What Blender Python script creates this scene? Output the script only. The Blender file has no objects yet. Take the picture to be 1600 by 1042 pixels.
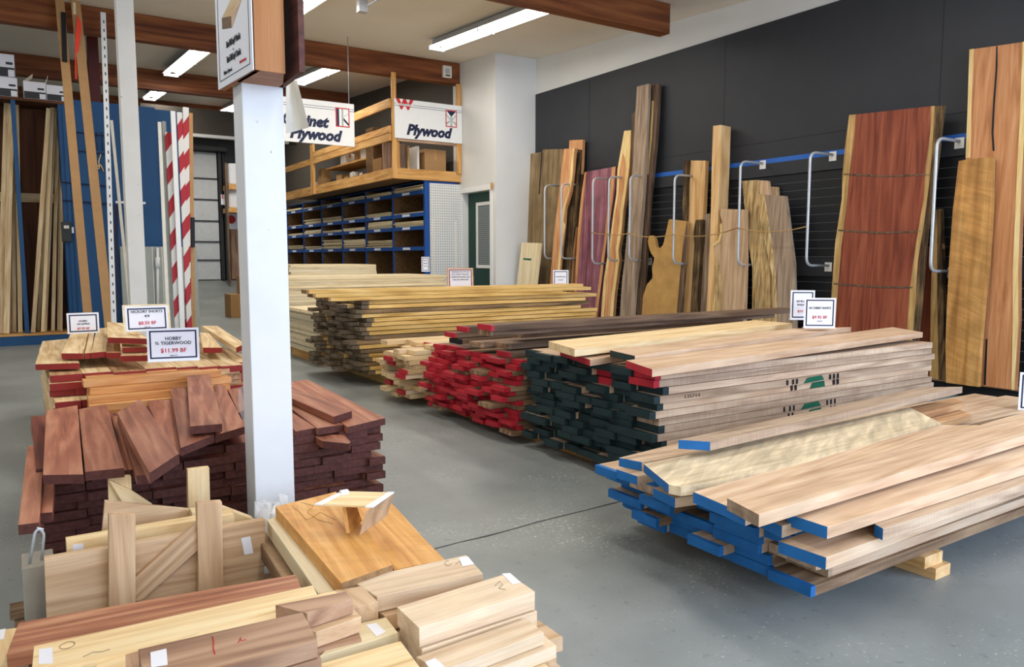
import bpy, math, random
from mathutils import Vector, Matrix
random.seed(7)
C = bpy.context.scene.collection
S = bpy.context.scene

# ------------------------------------------------------------------ camera
f = 1200.0; H = 1.17
YAW = math.radians(33.0); PIT = math.atan(119/1200)
F = Vector((math.sin(YAW)*math.cos(PIT), math.cos(YAW)*math.cos(PIT), -math.sin(PIT)))
R = Vector((math.cos(YAW), -math.sin(YAW), 0)); U = R.cross(F)
cd = bpy.data.cameras.new('camera'); cam = bpy.data.objects.new('camera', cd); C.objects.link(cam)
cd.sensor_width = 36; cd.lens = 36*f/1600; cd.clip_start = .05
cam.matrix_world = Matrix(((R.x, U.x, -F.x, 0), (R.y, U.y, -F.y, 0), (R.z, U.z, -F.z, H), (0, 0, 0, 1)))
S.camera = cam
# ------------------------------------------------------------------ view, world, daylight
S.view_settings.view_transform = 'Standard'; S.view_settings.look = 'None'
S.view_settings.exposure = 0.22; S.view_settings.gamma = 1; S.view_settings.use_curve_mapping = False
W = bpy.data.worlds.new('world'); S.world = W; W.use_nodes = True
W.node_tree.nodes['Background'].inputs[0].default_value = (.80, .90, 1.0, 1)
W.node_tree.nodes['Background'].inputs[1].default_value = .75
def area(name, loc, rot, sx, sy, power, col, parent=None):
    l = bpy.data.lights.new(name, 'AREA'); l.shape = 'RECTANGLE'; l.size = sx; l.size_y = sy
    l.energy = power; l.color = col
    o = bpy.data.objects.new(name, l); C.objects.link(o); o.location = loc; o.rotation_euler = rot
    if parent: o.parent = parent
    return o
# big daylit shop window / open door to the right of the camera, and a softer one behind it
area('window_daylight', (4.6, -3.2, 1.9), (math.radians(78), 0, math.radians(8)), 4.5, 2.6, 360, (.56, .71, 1.0))
area('shopfront_daylight', (-1.2, -3.0, 2.0), (math.radians(76), 0, math.radians(-18)), 3.5, 2.4, 75, (.92, .95, 1.0))

def at(u, v, ax, val):
    d = F + R*((u-800)/f) - U*((v-521)/f)
    i = 'xyz'.index(ax); o = Vector((0, 0, H)); t = (val-o[i])/d[i]
    return o+d*t
def ray(u, v): return F + R*((u-800)/f) - U*((v-521)/f)

# ------------------------------------------------------------------ materials
def lin(h):
    h = h.lstrip('#'); r = [int(h[i:i+2], 16)/255 for i in (0, 2, 4)]
    return tuple([(c/12.92 if c <= .04045 else ((c+.055)/1.055)**2.4) for c in r]+[1])
def newmat(name, rough=.6, spec=.3):
    m = bpy.data.materials.new(name); m.use_nodes = True
    b = m.node_tree.nodes['Principled BSDF']; b.inputs['Roughness'].default_value = rough
    b.inputs['Specular IOR Level'].default_value = spec
    return m, m.node_tree, b
def plain(name, col, rough=.6, metal=0, var=.06, nscale=14, bump=.0):
    m, t, b = newmat(name, rough); b.inputs['Metallic'].default_value = metal
    n = t.nodes.new('ShaderNodeTexNoise'); n.inputs['Scale'].default_value = nscale; n.inputs['Detail'].default_value = 5
    tc = t.nodes.new('ShaderNodeTexCoord'); t.links.new(tc.outputs['Object'], n.inputs['Vector'])
    mx = t.nodes.new('ShaderNodeMix'); mx.data_type = 'RGBA'; c = lin(col)
    mx.inputs['A'].default_value = tuple(x*(1-2*var) for x in c[:3])+(1,); mx.inputs['B'].default_value = tuple(min(1, x*(1+2*var)) for x in c[:3])+(1,)
    t.links.new(n.outputs['Fac'], mx.inputs['Factor']); t.links.new(mx.outputs['Result'], b.inputs['Base Color'])
    if bump:
        bp = t.nodes.new('ShaderNodeBump'); bp.inputs['Strength'].default_value = bump; bp.inputs['Distance'].default_value = .004
        t.links.new(n.outputs['Fac'], bp.inputs['Height']); t.links.new(bp.outputs['Normal'], b.inputs['Normal'])
    return m
def emit(name, col, st):
    m = bpy.data.materials.new(name); m.use_nodes = True; t = m.node_tree; t.nodes.clear()
    e = t.nodes.new('ShaderNodeEmission'); o = t.nodes.new('ShaderNodeOutputMaterial')
    e.inputs[0].default_value = col; e.inputs[1].default_value = st; t.links.new(e.outputs[0], o.inputs[0]); return m
def wood(name, c1, c2, c3, rough=.6, grain=1.0, var=.22, cathedral=.15, saw=0., fig=0., figrot=.35, blot=.0, stain=None):
    """c1 dark streak, c2 mid, c3 light; grain runs along the object's local X"""
    m, t, b = newmat(name, rough, .25); N = t.nodes.new; L = t.links.new
    tc = N('ShaderNodeTexCoord'); oi = N('ShaderNodeObjectInfo')
    ml = N('ShaderNodeMath'); ml.operation = 'MULTIPLY'; ml.inputs[1].default_value = 53.0; L(oi.outputs['Random'], ml.inputs[0])
    cb = N('ShaderNodeCombineXYZ'); L(ml.outputs[0], cb.inputs[0]); L(ml.outputs[0], cb.inputs[1]); L(ml.outputs[0], cb.inputs[2])
    ad = N('ShaderNodeVectorMath'); L(tc.outputs['Object'], ad.inputs[0]); L(cb.outputs[0], ad.inputs[1])
    mp = N('ShaderNodeMapping'); mp.inputs['Scale'].default_value = (.9*grain, 11*grain, 11*grain); L(ad.outputs[0], mp.inputs['Vector'])
    n1 = N('ShaderNodeTexNoise'); n1.inputs['Scale'].default_value = 2.2; n1.inputs['Detail'].default_value = 7; n1.inputs['Distortion'].default_value = .7
    L(mp.outputs[0], n1.inputs['Vector'])
    mp2 = N('ShaderNodeMapping'); mp2.inputs['Scale'].default_value = (.28*grain, 4.6*grain, 3.0*grain); L(ad.outputs[0], mp2.inputs['Vector'])
    n2 = N('ShaderNodeTexNoise'); n2.inputs['Scale'].default_value = 1.3; n2.inputs['Detail'].default_value = 2; L(mp2.outputs[0], n2.inputs['Vector'])
    m9 = N('ShaderNodeMath'); m9.operation = 'MULTIPLY'; m9.inputs[1].default_value = 62.; L(n2.outputs['Fac'], m9.inputs[0])
    sn = N('ShaderNodeMath'); sn.operation = 'SINE'; L(m9.outputs[0], sn.inputs[0])
    s2 = N('ShaderNodeMath'); s2.operation = 'MULTIPLY_ADD'; s2.inputs[1].default_value = .5; s2.inputs[2].default_value = .5; L(sn.outputs[0], s2.inputs[0])
    mx = N('ShaderNodeMix'); mx.inputs['Factor'].default_value = cathedral; L(n1.outputs['Fac'], mx.inputs['A']); L(s2.outputs[0], mx.inputs['B'])
    rp = N('ShaderNodeValToRGB'); e = rp.color_ramp.elements
    e[0].position = .24; e[0].color = lin(c1); e[1].position = .76; e[1].color = lin(c3); k = rp.color_ramp.elements.new(.48); k.color = lin(c2)
    L(mx.outputs['Result'], rp.inputs['Fac'])
    # fine fibres
    mp3 = N('ShaderNodeMapping'); mp3.inputs['Scale'].default_value = (5, 160, 160); L(ad.outputs[0], mp3.inputs['Vector'])
    n3 = N('ShaderNodeTexNoise'); n3.inputs['Scale'].default_value = 1.5; n3.inputs['Detail'].default_value = 3; L(mp3.outputs[0], n3.inputs['Vector'])
    mr = N('ShaderNodeMapRange'); mr.inputs['To Min'].default_value = .78; mr.inputs['To Max'].default_value = 1.18; L(n3.outputs['Fac'], mr.inputs['Value'])
    fac = mr.outputs[0]
    def mulf(a, bb):
        q = N('ShaderNodeMath'); q.operation = 'MULTIPLY'; L(a, q.inputs[0]); L(bb, q.inputs[1]); return q.outputs[0]
    if saw:      # saw marks across the board
        wv = N('ShaderNodeTexNoise'); mp4 = N('ShaderNodeMapping'); mp4.inputs['Scale'].default_value = (150, 1.5, 1.5); L(ad.outputs[0], mp4.inputs['Vector'])
        wv.inputs['Scale'].default_value = 1.; wv.inputs['Detail'].default_value = 2; L(mp4.outputs[0], wv.inputs['Vector'])
        r4 = N('ShaderNodeMapRange'); r4.inputs['To Min'].default_value = 1-saw; r4.inputs['To Max'].default_value = 1+saw; L(wv.outputs['Fac'], r4.inputs['Value']); fac = mulf(fac, r4.outputs[0])
    if fig:      # curly figure rippling across
        wv = N('ShaderNodeTexNoise'); mp4 = N('ShaderNodeMapping'); mp4.inputs['Scale'].default_value = (26, 3.6, 3.6); mp5 = N('ShaderNodeMapping'); mp5.inputs['Rotation'].default_value = (0, 0, figrot); L(ad.outputs[0], mp5.inputs['Vector']); L(mp5.outputs[0], mp4.inputs['Vector'])
        wv.inputs['Scale'].default_value = 1.; wv.inputs['Detail'].default_value = 4; wv.inputs['Distortion'].default_value = .8; L(mp4.outputs[0], wv.inputs['Vector'])
        r4 = N('ShaderNodeMapRange'); r4.inputs['From Min'].default_value = .3; r4.inputs['From Max'].default_value = .7; r4.inputs['To Min'].default_value = 1-fig; r4.inputs['To Max'].default_value = 1+fig*.6; L(wv.outputs['Fac'], r4.inputs['Value']); fac = mulf(fac, r4.outputs[0])
    if blot:
        wv = N('ShaderNodeTexNoise'); wv.inputs['Scale'].default_value = 5.; wv.inputs['Detail'].default_value = 5; L(ad.outputs[0], wv.inputs['Vector'])
        r4 = N('ShaderNodeMapRange'); r4.inputs['From Min'].default_value = .3; r4.inputs['From Max'].default_value = .7; r4.inputs['To Min'].default_value = 1-blot; r4.inputs['To Max'].default_value = 1+blot*.5; L(wv.outputs['Fac'], r4.inputs['Value']); fac = mulf(fac, r4.outputs[0])
    # per board brightness
    pv = N('ShaderNodeMapRange'); pv.inputs['To Min'].default_value = 1-var; pv.inputs['To Max'].default_value = 1+var*.7; L(oi.outputs['Random'], pv.inputs['Value'])
    fac = mulf(fac, pv.outputs[0])
    vm = N('ShaderNodeVectorMath'); vm.operation = 'SCALE'; L(rp.outputs['Color'], vm.inputs[0]); L(fac, vm.inputs['Scale'])
    L(vm.outputs[0], b.inputs['Base Color'])
    bp = N('ShaderNodeBump'); bp.inputs['Strength'].default_value = .25; bp.inputs['Distance'].default_value = .002
    L(n3.outputs['Fac'], bp.inputs['Height']); L(bp.outputs['Normal'], b.inputs['Normal'])
    return m
M = {}
M['maroon'] = wood('maroon', '#6d4030', '#9b5f48', '#bb876b', .5, var=.2, cathedral=.12, blot=.12)
M['maroon2'] = wood('maroon2', '#4b2520', '#74392f', '#8f5443', .55, var=.3)
M['tiger'] = wood('tiger', '#b0713c', '#d2955a', '#e5b47c', .5, var=.12)
M['hick'] = wood('hickory', '#b58f63', '#d9bb8d', '#efdcb6', .6, var=.12)
M['hickb'] = wood('hickory_brown', '#8d6443', '#b98e66', '#d5b184', .6, var=.15)
M['cherry'] = wood('cherry', '#b08c6c', '#cdac8c', '#dec5a7', .6, var=.14, blot=.1)
M['cherryr'] = wood('cherry_rough', '#8c745d', '#b79c82', '#d0b99d', .75, var=.2, saw=.25, cathedral=.15)
M['pale'] = wood('pale', '#cba775', '#e6c896', '#f3deb4', .55, var=.08)
M['maple'] = wood('maple', '#c3a384', '#dcc3a3', '#ead6bb', .55, var=.06, blot=.12)
M['beech'] = wood('beech', '#ab8a67', '#c6a480', '#d9bc98', .55, var=.1, cathedral=.2)
M['brown'] = wood('brown', '#876450', '#a88469', '#bf9c80', .55, var=.1, cathedral=.3)
M['redplank'] = wood('redplank', '#6f4030', '#a56c4f', '#c99a76', .5, var=.05)
M['orange'] = wood('orange', '#bb8140', '#d79d56', '#e8b878', .5, var=.06, fig=.10)
M['yellow'] = wood('yellow', '#a87f3e', '#d6ac62', '#ecc987', .65, var=.22)
M['yellowr'] = wood('yellow_rough', '#5c4a35', '#8f7352', '#bb9666', .85, var=.35, saw=.3)
M['walnut'] = wood('walnut', '#4a382c', '#6d5644', '#8c735c', .7, var=.2, saw=.12)
M['walnutr'] = wood('walnut_rough', '#53402f', '#83684e', '#ac9171', .75, var=.3, saw=.2)
M['ply'] = wood('ply', '#cfba90', '#e2d0a9', '#ecdfc0', .6, grain=.6, var=.06)
M['plyedge'] = wood('plyedge', '#b0a080', '#d0c19f', '#e3d8bb', .75, grain=1.5, var=.12, cathedral=.1)
M['curly'] = wood('curly', '#b9a383', '#d6c3a1', '#e3d2b3', .55, fig=.3, figrot=1.1, cathedral=.1, var=.02)
M['fir'] = wood('fir', '#a3713a', '#c99554', '#deb475', .6, var=.08)
M['mould'] = wood('mould', '#b8946a', '#dabb8c', '#f0daB2', .6, var=.2)
M['box_wood'] = wood('box_wood', '#7e4f2c', '#a56c3f', '#bd8453', .5, grain=.7, var=.02)
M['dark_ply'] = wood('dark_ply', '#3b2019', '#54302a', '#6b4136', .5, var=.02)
M['beam'] = wood('beam', '#4a2515', '#74401f', '#8f5830', .6, grain=.5, var=.05, cathedral=.2)
M['osb'] = plain('osb', '#6b4f30', .8, var=.45, nscale=34)
M['rackply'] = wood('rackply', '#3a2014', '#5d361f', '#744a2b', .7, grain=.4, var=.05)
M['weathered'] = plain('weathered_end', '#6a5b48', .9, var=.4, nscale=20)
# wall slabs
M['s_olive'] = wood('s_olive', '#5f4d37', '#86704f', '#a08a67', .7, grain=.5, var=.02, blot=.2)
M['s_tan'] = wood('s_tan', '#a06c42', '#c58d5d', '#dba97a', .6, var=.02)
M['sap'] = wood('sap', '#c39f60', '#dfc284', '#eed8a2', .6, var=.05)
M['sapd'] = wood('sapd', '#8b6a3c', '#b28f58', '#cdab72', .6, var=.05, blot=.2)
M['bark'] = wood('bark', '#1e1610', '#54422d', '#927850', .95, grain=1.6, var=.0, blot=.5, cathedral=.1)
M['purple'] = wood('purple', '#643742', '#875560', '#a9757f', .5, grain=.6, var=.02, blot=.3)
M['s_grey'] = wood('s_grey', '#6f5a48', '#95806b', '#b29d86', .7, var=.02)
M['s_dark'] = wood('s_dark', '#3c2c22', '#5f4a3a', '#7e6652', .7, var=.02)
M['burl'] = plain('burl', '#b58c50', .6, var=.16, nscale=9)
M['spalt'] = wood('spalt', '#4a3820', '#bd9b66', '#ead8a8', .8, grain=1.8, var=.0, blot=.35, cathedral=.1)
M['s_red'] = wood('s_red', '#5b281b', '#80402b', '#99573c', .45, grain=.8, var=.0, cathedral=.15, saw=.06)
M['s_honey'] = wood('s_honey', '#8f6230', '#b98648', '#d3a565', .5, grain=.5, var=.0, fig=.22, blot=.2)
M['s_orange'] = wood('s_orange', '#99643c', '#b97e50', '#cc966a', .5, grain=1., var=.0, cathedral=.15)
M['post'] = wood('post', '#bb8b50', '#dcb27a', '#eccb98', .6, grain=.7, var=.02)
# paints
M['p_red'] = plain('p_red', '#b02532', .6, var=.14)
M['p_dred'] = plain('p_dred', '#86251f', .6, var=.12)
M['p_green'] = plain('p_green', '#1e3032', .6, var=.25)
M['p_blue'] = plain('p_blue', '#1f67a8', .6, var=.15)
M['endgrain_dark'] = plain('endgrain_dark', '#54302a', .8, var=.3, nscale=60)
M['endgrain'] = plain('endgrain', '#8a6a48', .8, var=.35, nscale=60)
M['white'] = plain('white', '#dcdde0', .55, var=.03, nscale=6)
M['colwhite'] = plain('colwhite', '#dfe0e0', .5, var=.045, nscale=5)
def chip_mat(name, col, thr):
    m = plain(name, col, .5, var=.045, nscale=5); t = m.node_tree; N = t.nodes.new; L = t.links.new; b = t.nodes['Principled BSDF']
    src = b.inputs['Base Color'].links[0].from_socket; tc = N('ShaderNodeTexCoord')
    n = N('ShaderNodeTexNoise'); n.inputs['Scale'].default_value = 38; n.inputs['Detail'].default_value = 6; n.inputs['Roughness'].default_value = .65; L(tc.outputs['Object'], n.inputs['Vector'])
    g = N('ShaderNodeMapRange'); g.inputs['From Min'].default_value = thr; g.inputs['From Max'].default_value = thr+.02; L(n.outputs['Fac'], g.inputs['Value'])
    mx = N('ShaderNodeMix'); mx.data_type = 'RGBA'; mx.inputs['B'].default_value = lin('#6d6862'); L(g.outputs[0], mx.inputs['Factor']); L(src, mx.inputs['A']); L(mx.outputs['Result'], b.inputs['Base Color'])
    return m
M['colwhite'] = chip_mat('chipped_white_paint', '#dfe0e0', .70)
M['colcream'] = chip_mat('chipped_cream_paint', '#ddd9cf', .69)
M['paper'] = plain('paper', '#e2e2e8', .5, var=.01)
M['navy'] = plain('navy', '#1d2340', .5)
M['ink'] = plain('ink', '#15161c', .6)
M['redink'] = plain('redink', '#c02a2e', .6)
M['green'] = plain('green_mark', '#14573f', .7)
M['wallwhite'] = plain('wallwhite', '#d6d6d2', .75, var=.03, nscale=2)
M['ceil'] = plain('ceil', '#e2dacc', .85, var=.03, nscale=2)
M['black'] = plain('black_wall', '#2f3135', .55, var=.10, nscale=3)
M['slat'] = plain('slat', '#1a1c1f', .5, var=.1)
M['slatgap'] = plain('slatgap', '#8b8c8e', .4, metal=.0)
M['blue'] = plain('blue_paint', '#1b4a76', .55, var=.06, nscale=4)
M['shelfblue'] = plain('shelf_blue', '#1d4c92', .5, var=.08)
M['railblue'] = plain('rail_blue', '#2a62b5', .5)
M['gal'] = plain('galvanised', '#b9bcbe', .4, metal=.4, var=.08)
M['metal_white'] = plain('metal_white', '#e3e3e0', .4, var=.02)
M['dgreen'] = plain('door_green', '#123b31', .5)
M['glass'] = plain('door_glass', '#6d7678', .15)
M['steelred'] = plain('steel_red', '#4f1f1d', .6)
M['card'] = plain('cardboard', '#a88154', .8, var=.06)
M['tancard'] = plain('tan_card', '#b38a5c', .8, var=.06)
M['black_plain'] = plain('black_plain', '#1c1c1f', .6)
M['cream'] = plain('cream', '#ddd8cb', .6)
M['greypanel'] = plain('grey_panel', '#a5a89f', .5)
M['garage'] = plain('garage', '#cdcfce', .6)
M['darkgrey'] = plain('darkgrey', '#3a3c3e', .7)
M['tape'] = plain('orange_flag', '#e8432a', .5)
M['blind'] = plain('blind', '#7b8283', .6)
M['concrete'] = plain('block_concrete', '#8f897d', .9, var=.15)
M['tube'] = emit('lit_tube', (1, .97, .92, 1), 9)

M['storewall'] = plain('store_wall', '#4a443c', .8)
def floor_mat():
    m, t, b = newmat('painted_concrete', .42, .4); N = t.nodes.new; L = t.links.new
    tc = N('ShaderNodeTexCoord')
    n = N('ShaderNodeTexNoise'); n.inputs['Scale'].default_value = 1.1; n.inputs['Detail'].default_value = 8; n.inputs['Roughness'].default_value = .62; L(tc.outputs['Object'], n.inputs['Vector'])
    rp = N('ShaderNodeValToRGB'); e = rp.color_ramp.elements; e[0].position = .3; e[0].color = lin('#787d7b'); e[1].position = .72; e[1].color = lin('#979b98'); L(n.outputs['Fac'], rp.inputs['Fac'])
    # chips and scuffs: small white flecks that gather in worn patches
    n2 = N('ShaderNodeTexNoise'); n2.inputs['Scale'].default_value = 60; n2.inputs['Detail'].default_value = 6; n2.inputs['Roughness'].default_value = .7; L(tc.outputs['Object'], n2.inputs['Vector'])
    n3 = N('ShaderNodeTexNoise'); n3.inputs['Scale'].default_value = 1.7; n3.inputs['Detail'].default_value = 3; L(tc.outputs['Object'], n3.inputs['Vector'])
    a = N('ShaderNodeMath'); a.operation = 'MULTIPLY_ADD'; a.inputs[1].default_value = .35; L(n3.outputs['Fac'], a.inputs[0]); L(n2.outputs['Fac'], a.inputs[2])
    r2 = N('ShaderNodeMapRange'); r2.inputs['From Min'].default_value = .80; r2.inputs['From Max'].default_value = .86; L(a.outputs[0], r2.inputs['Value'])
    mx = N('ShaderNodeMix'); mx.data_type = 'RGBA'; mx.inputs['B'].default_value = lin('#c9cbc4'); L(r2.outputs[0], mx.inputs['Factor']); L(rp.outputs['Color'], mx.inputs['A'])
    n4 = N('ShaderNodeTexNoise'); n4.inputs['Scale'].default_value = 25; n4.inputs['Detail'].default_value = 5; L(tc.outputs['Object'], n4.inputs['Vector'])
    r3 = N('ShaderNodeMapRange'); r3.inputs['From Min'].default_value = .62; r3.inputs['From Max'].default_value = .75; r3.inputs['To Max'].default_value = .5; L(n4.outputs['Fac'], r3.inputs['Value'])
    mx2 = N('ShaderNodeMix'); mx2.data_type = 'RGBA'; mx2.inputs['B'].default_value = lin('#5a5e5c'); L(r3.outputs[0], mx2.inputs['Factor']); L(mx.outputs['Result'], mx2.inputs['A'])
    L(mx2.outputs['Result'], b.inputs['Base Color'])
    rr = N('ShaderNodeMapRange'); rr.inputs['To Min'].default_value = .33; rr.inputs['To Max'].default_value = .6; L(n.outputs['Fac'], rr.inputs['Value']); L(rr.outputs[0], b.inputs['Roughness'])
    return m
M['floor'] = floor_mat()
def peg_mat():
    m, t, b = newmat('pegboard', .6); N = t.nodes.new; L = t.links.new
    tc = N('ShaderNodeTexCoord'); sc = N('ShaderNodeVectorMath'); sc.operation = 'SCALE'; sc.inputs['Scale'].default_value = 1/.04; L(tc.outputs['Object'], sc.inputs[0])
    fr = N('ShaderNodeVectorMath'); fr.operation = 'FRACTION'; L(sc.outputs[0], fr.inputs[0])
    sx = N('ShaderNodeSeparateXYZ'); L(fr.outputs[0], sx.inputs[0])
    cb = N('ShaderNodeCombineXYZ'); L(sx.outputs[0], cb.inputs[0]); L(sx.outputs[2], cb.inputs[2])
    ds = N('ShaderNodeVectorMath'); ds.operation = 'DISTANCE'; ds.inputs[1].default_value = (.5, 0, .5); L(cb.outputs[0], ds.inputs[0])
    lt = N('ShaderNodeMath'); lt.operation = 'LESS_THAN'; lt.inputs[1].default_value = .2; L(ds.outputs['Value'], lt.inputs[0])
    mx = N('ShaderNodeMix'); mx.data_type = 'RGBA'; mx.inputs['A'].default_value = lin('#d5d5d0'); mx.inputs['B'].default_value = lin('#6f7170'); L(lt.outputs[0], mx.inputs['Factor'])
    L(mx.outputs['Result'], b.inputs['Base Color']); return m
M['peg'] = peg_mat()
def stripe_mat():
    m, t, b = newmat('red_white_stripes', .5); N = t.nodes.new; L = t.links.new
    tc = N('ShaderNodeTexCoord'); sx = N('ShaderNodeSeparateXYZ'); L(tc.outputs['Object'], sx.inputs[0])
    q = N('ShaderNodeMath'); q.operation = 'MULTIPLY_ADD'; q.inputs[1].default_value = .62; L(sx.outputs[0], q.inputs[0]); L(sx.outputs[1], q.inputs[2])
    d = N('ShaderNodeMath'); d.operation = 'MULTIPLY'; d.inputs[1].default_value = 4.2; L(q.outputs[0], d.inputs[0])
    fr = N('ShaderNodeMath'); fr.operation = 'FRACT'; L(d.outputs[0], fr.inputs[0])
    g = N('ShaderNodeMath'); g.operation = 'GREATER_THAN'; g.inputs[1].default_value = .5; L(fr.outputs[0], g.inputs[0])
    mx = N('ShaderNodeMix'); mx.data_type = 'RGBA'; mx.inputs['A'].default_value = lin('#d9d6d0'); mx.inputs['B'].default_value = lin('#a8202c'); L(g.outputs[0], mx.inputs['Factor'])
    L(mx.outputs['Result'], b.inputs['Base Color']); return m
M['stripe'] = stripe_mat()
def clear_mat():
    m, t, b = newmat('clear_plastic', .18, .5)
    b.inputs['Base Color'].default_value = (.9, .92, .95, 1); b.inputs['Alpha'].default_value = .22; return m
M['film'] = clear_mat()

# ------------------------------------------------------------------ builders
def mobj(name, verts, faces, mats, mi=None, mw=None, parent=None, bevel=0):
    """verts in world space; mw gives the object's frame"""
    mw = mw or Matrix.Identity(4); inv = mw.inverted()
    me = bpy.data.meshes.new(name); me.from_pydata([inv@Vector(v) for v in verts], [], faces)
    for m in (mats if isinstance(mats, (list, tuple)) else [mats]): me.materials.append(m)
    if mi:
        for p, k in zip(me.polygons, mi): p.material_index = k
    me.update()
    o = bpy.data.objects.new(name, me); C.objects.link(o)
    if parent is not None:
        o.parent = parent; o.matrix_basis = parent_world(parent).inverted()@mw
    else: o.matrix_basis = mw
    if bevel:
        b = o.modifiers.new('bevel', 'BEVEL'); b.width = bevel; b.segments = 2; b.limit_method = 'ANGLE'
    return o
def parent_world(p):
    m = p.matrix_basis.copy()
    while p.parent: p = p.parent; m = p.matrix_basis@m
    return m
def thing(name, label, cat, loc=(0, 0, 0), rz=0, group=None, rot=None):
    o = bpy.data.objects.new(name, None); o.empty_display_size = .1; C.objects.link(o)
    o.matrix_basis = Matrix.Translation(loc)@(rot or Matrix.Rotation(rz, 4, 'Z'))
    return tag(o, label, cat, group)
def tag(o, label=None, cat=None, group=None, kind=None):
    if label: o['label'] = label
    if cat: o['category'] = cat
    if group: o['group'] = group
    if kind: o['kind'] = kind
    return o
def struct(o): o['kind'] = 'structure'; return o
BF = [(0, 3, 2, 1), (4, 5, 6, 7), (0, 1, 5, 4), (1, 2, 6, 5), (2, 3, 7, 6), (3, 0, 4, 7)]
def box(name, lo, hi, mat, parent=None, bevel=0, mw=None):
    """axis aligned box; when mw/parent given the box is in that local frame"""
    x0, y0, z0 = lo; x1, y1, z1 = hi
    v = [Vector(p) for p in ((x0, y0, z0), (x1, y0, z0), (x1, y1, z0), (x0, y1, z0), (x0, y0, z1), (x1, y0, z1), (x1, y1, z1), (x0, y1, z1))]
    base = mw if mw is not None else (parent_world(parent) if parent is not None else Matrix.Identity(4))
    c = Vector(((x0+x1)/2, (y0+y1)/2, z0))
    fr = base@Matrix.Translation(c)
    d = (x1-x0, y1-y0, z1-z0); k = d.index(max(d))
    if k == 1: fr = fr@Matrix.Rotation(math.pi/2, 4, 'Z')
    if k == 2: fr = fr@Matrix.Rotation(-math.pi/2, 4, 'Y')
    return mobj(name, [base@p for p in v], BF, mat, None, fr, parent, bevel)
def multibox(name, boxes, mat, parent=None, bevel=0):
    base = parent_world(parent) if parent is not None else Matrix.Identity(4)
    V = []; Fc = []
    for lo, hi in boxes:
        x0, y0, z0 = lo; x1, y1, z1 = hi; n = len(V)
        V += [base@Vector(p) for p in ((x0, y0, z0), (x1, y0, z0), (x1, y1, z0), (x0, y1, z0), (x0, y0, z1), (x1, y0, z1), (x1, y1, z1), (x0, y1, z1))]
        Fc += [tuple(i+n for i in q) for q in BF]
    c = sum(V, Vector())/len(V); fr = Matrix.Translation(c)@base.to_3x3().to_4x4()
    return mobj(name, V, Fc, mat, None, fr, parent, bevel)
def frame(xdir, zdir, org):
    z = zdir.normalized(); x = (xdir-z*xdir.dot(z)).normalized(); y = z.cross(x)
    m = Matrix((x, y, z)).transposed().to_4x4(); m.translation = org; return m
def prism(name, top, thick, mat, xdir=None, parent=None, paint=None, bevel=0, side=None):
    """top: list of world points (a face), thick: vector to the opposite face. paint=(mat, [edge numbers])"""
    n = len(top); top = [Vector(p) for p in top]; th = Vector(thick)
    xd = xdir or (top[1]-top[0]); cen = sum(top, Vector())/n
    nm = (-th).normalized()
    # order so that the face normal matches -thick
    a = Vector((0, 0, 0))
    for i in range(n): a += top[i].cross(top[(i+1) % n])
    flip = a.dot(nm) < 0
    V = top+[p+th for p in top]
    F0 = [tuple(range(n)), tuple(reversed(range(n, 2*n)))]; mi = [0, 0]
    for i in range(n):
        j = (i+1) % n; F0.append((j, i, i+n, j+n)); k = 0
        if side: k = 1
        if paint and i in paint[1]: k = 2 if side else 1
        mi.append(k)
    if flip: F0 = [tuple(reversed(q)) for q in F0]
    mats = [mat]+([side] if side else [])+([paint[0]] if paint else [])
    return mobj(name, V, F0, mats, mi, frame(xd, nm, cen+th), parent, bevel)
def hb(px, z, t, mat, label=None, cat='board', group=None, name='board', paint=None, bevel=.0012, xdir=None, parent=None, side=None):
    """flat board: corners of its top face seen at pixels px on the level z"""
    pts = []
    for p in px:
        zz = p[2] if len(p) > 2 else z
        pts.append(at(p[0], p[1], 'z', zz))
    if xdir is None:
        e = [(pts[(i+1) % len(pts)]-pts[i]) for i in range(len(pts))]; xdir = max(e, key=lambda q: q.length)
    o = prism(name, pts, (0, 0, -t), mat, xdir, parent, paint, bevel, side)
    if label: tag(o, label, cat, group)
    return o
def tube(name, pts, r, mat, parent=None, seg=8, closed=False):
    pts = [Vector(p) for p in pts]
    base = parent_world(parent) if parent is not None else Matrix.Identity(4)
    pts = [base@p for p in pts]; V = []; Fc = []; n = len(pts)
    for i, p in enumerate(pts):
        d = (pts[min(i+1, n-1)]-pts[max(i-1, 0)]).normalized()
        a = d.orthogonal() if abs(d.z) > .9 else d.cross(Vector((0, 0, 1)))
        if i and a.dot(pa) < 0: a = -a
        if i: a = (pa-d*pa.dot(d))
        a.normalize(); pa = a; b = d.cross(a)
        for k in range(seg):
            t = 2*math.pi*k/seg; V.append(p+a*(r*math.cos(t))+b*(r*math.sin(t)))
    for i in range(n-1):
        for k in range(seg):
            k2 = (k+1) % seg; Fc.append((i*seg+k, i*seg+k2, (i+1)*seg+k2, (i+1)*seg+k))
    Fc.append(tuple(reversed(range(seg)))); Fc.append(tuple((n-1)*seg+k for k in range(seg)))
    o = mobj(name, V, Fc, mat, None, frame(pts[-1]-pts[0] if (pts[-1]-pts[0]).length > 1e-4 else Vector((1, 0, 0)), Vector((0, .01, 1)) if abs((pts[-1]-pts[0]).normalized().z) < .9 else Vector((0, 1, 0)), pts[0]), parent)
    for p in o.data.polygons[:-2]: p.use_smooth = True
    return o
def rounded(pts, r, n=5):
    out = [Vector(pts[0])]
    for i in range(1, len(pts)-1):
        p = Vector(pts[i]); a = (Vector(pts[i-1])-p).normalized()*r; b = (Vector(pts[i+1])-p).normalized()*r
        for k in range(n+1):
            t = k/n; out.append((p+a)*(1-t)**2+p*2*t*(1-t)+(p+b)*t*t)
    out.append(Vector(pts[-1])); return out
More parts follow.
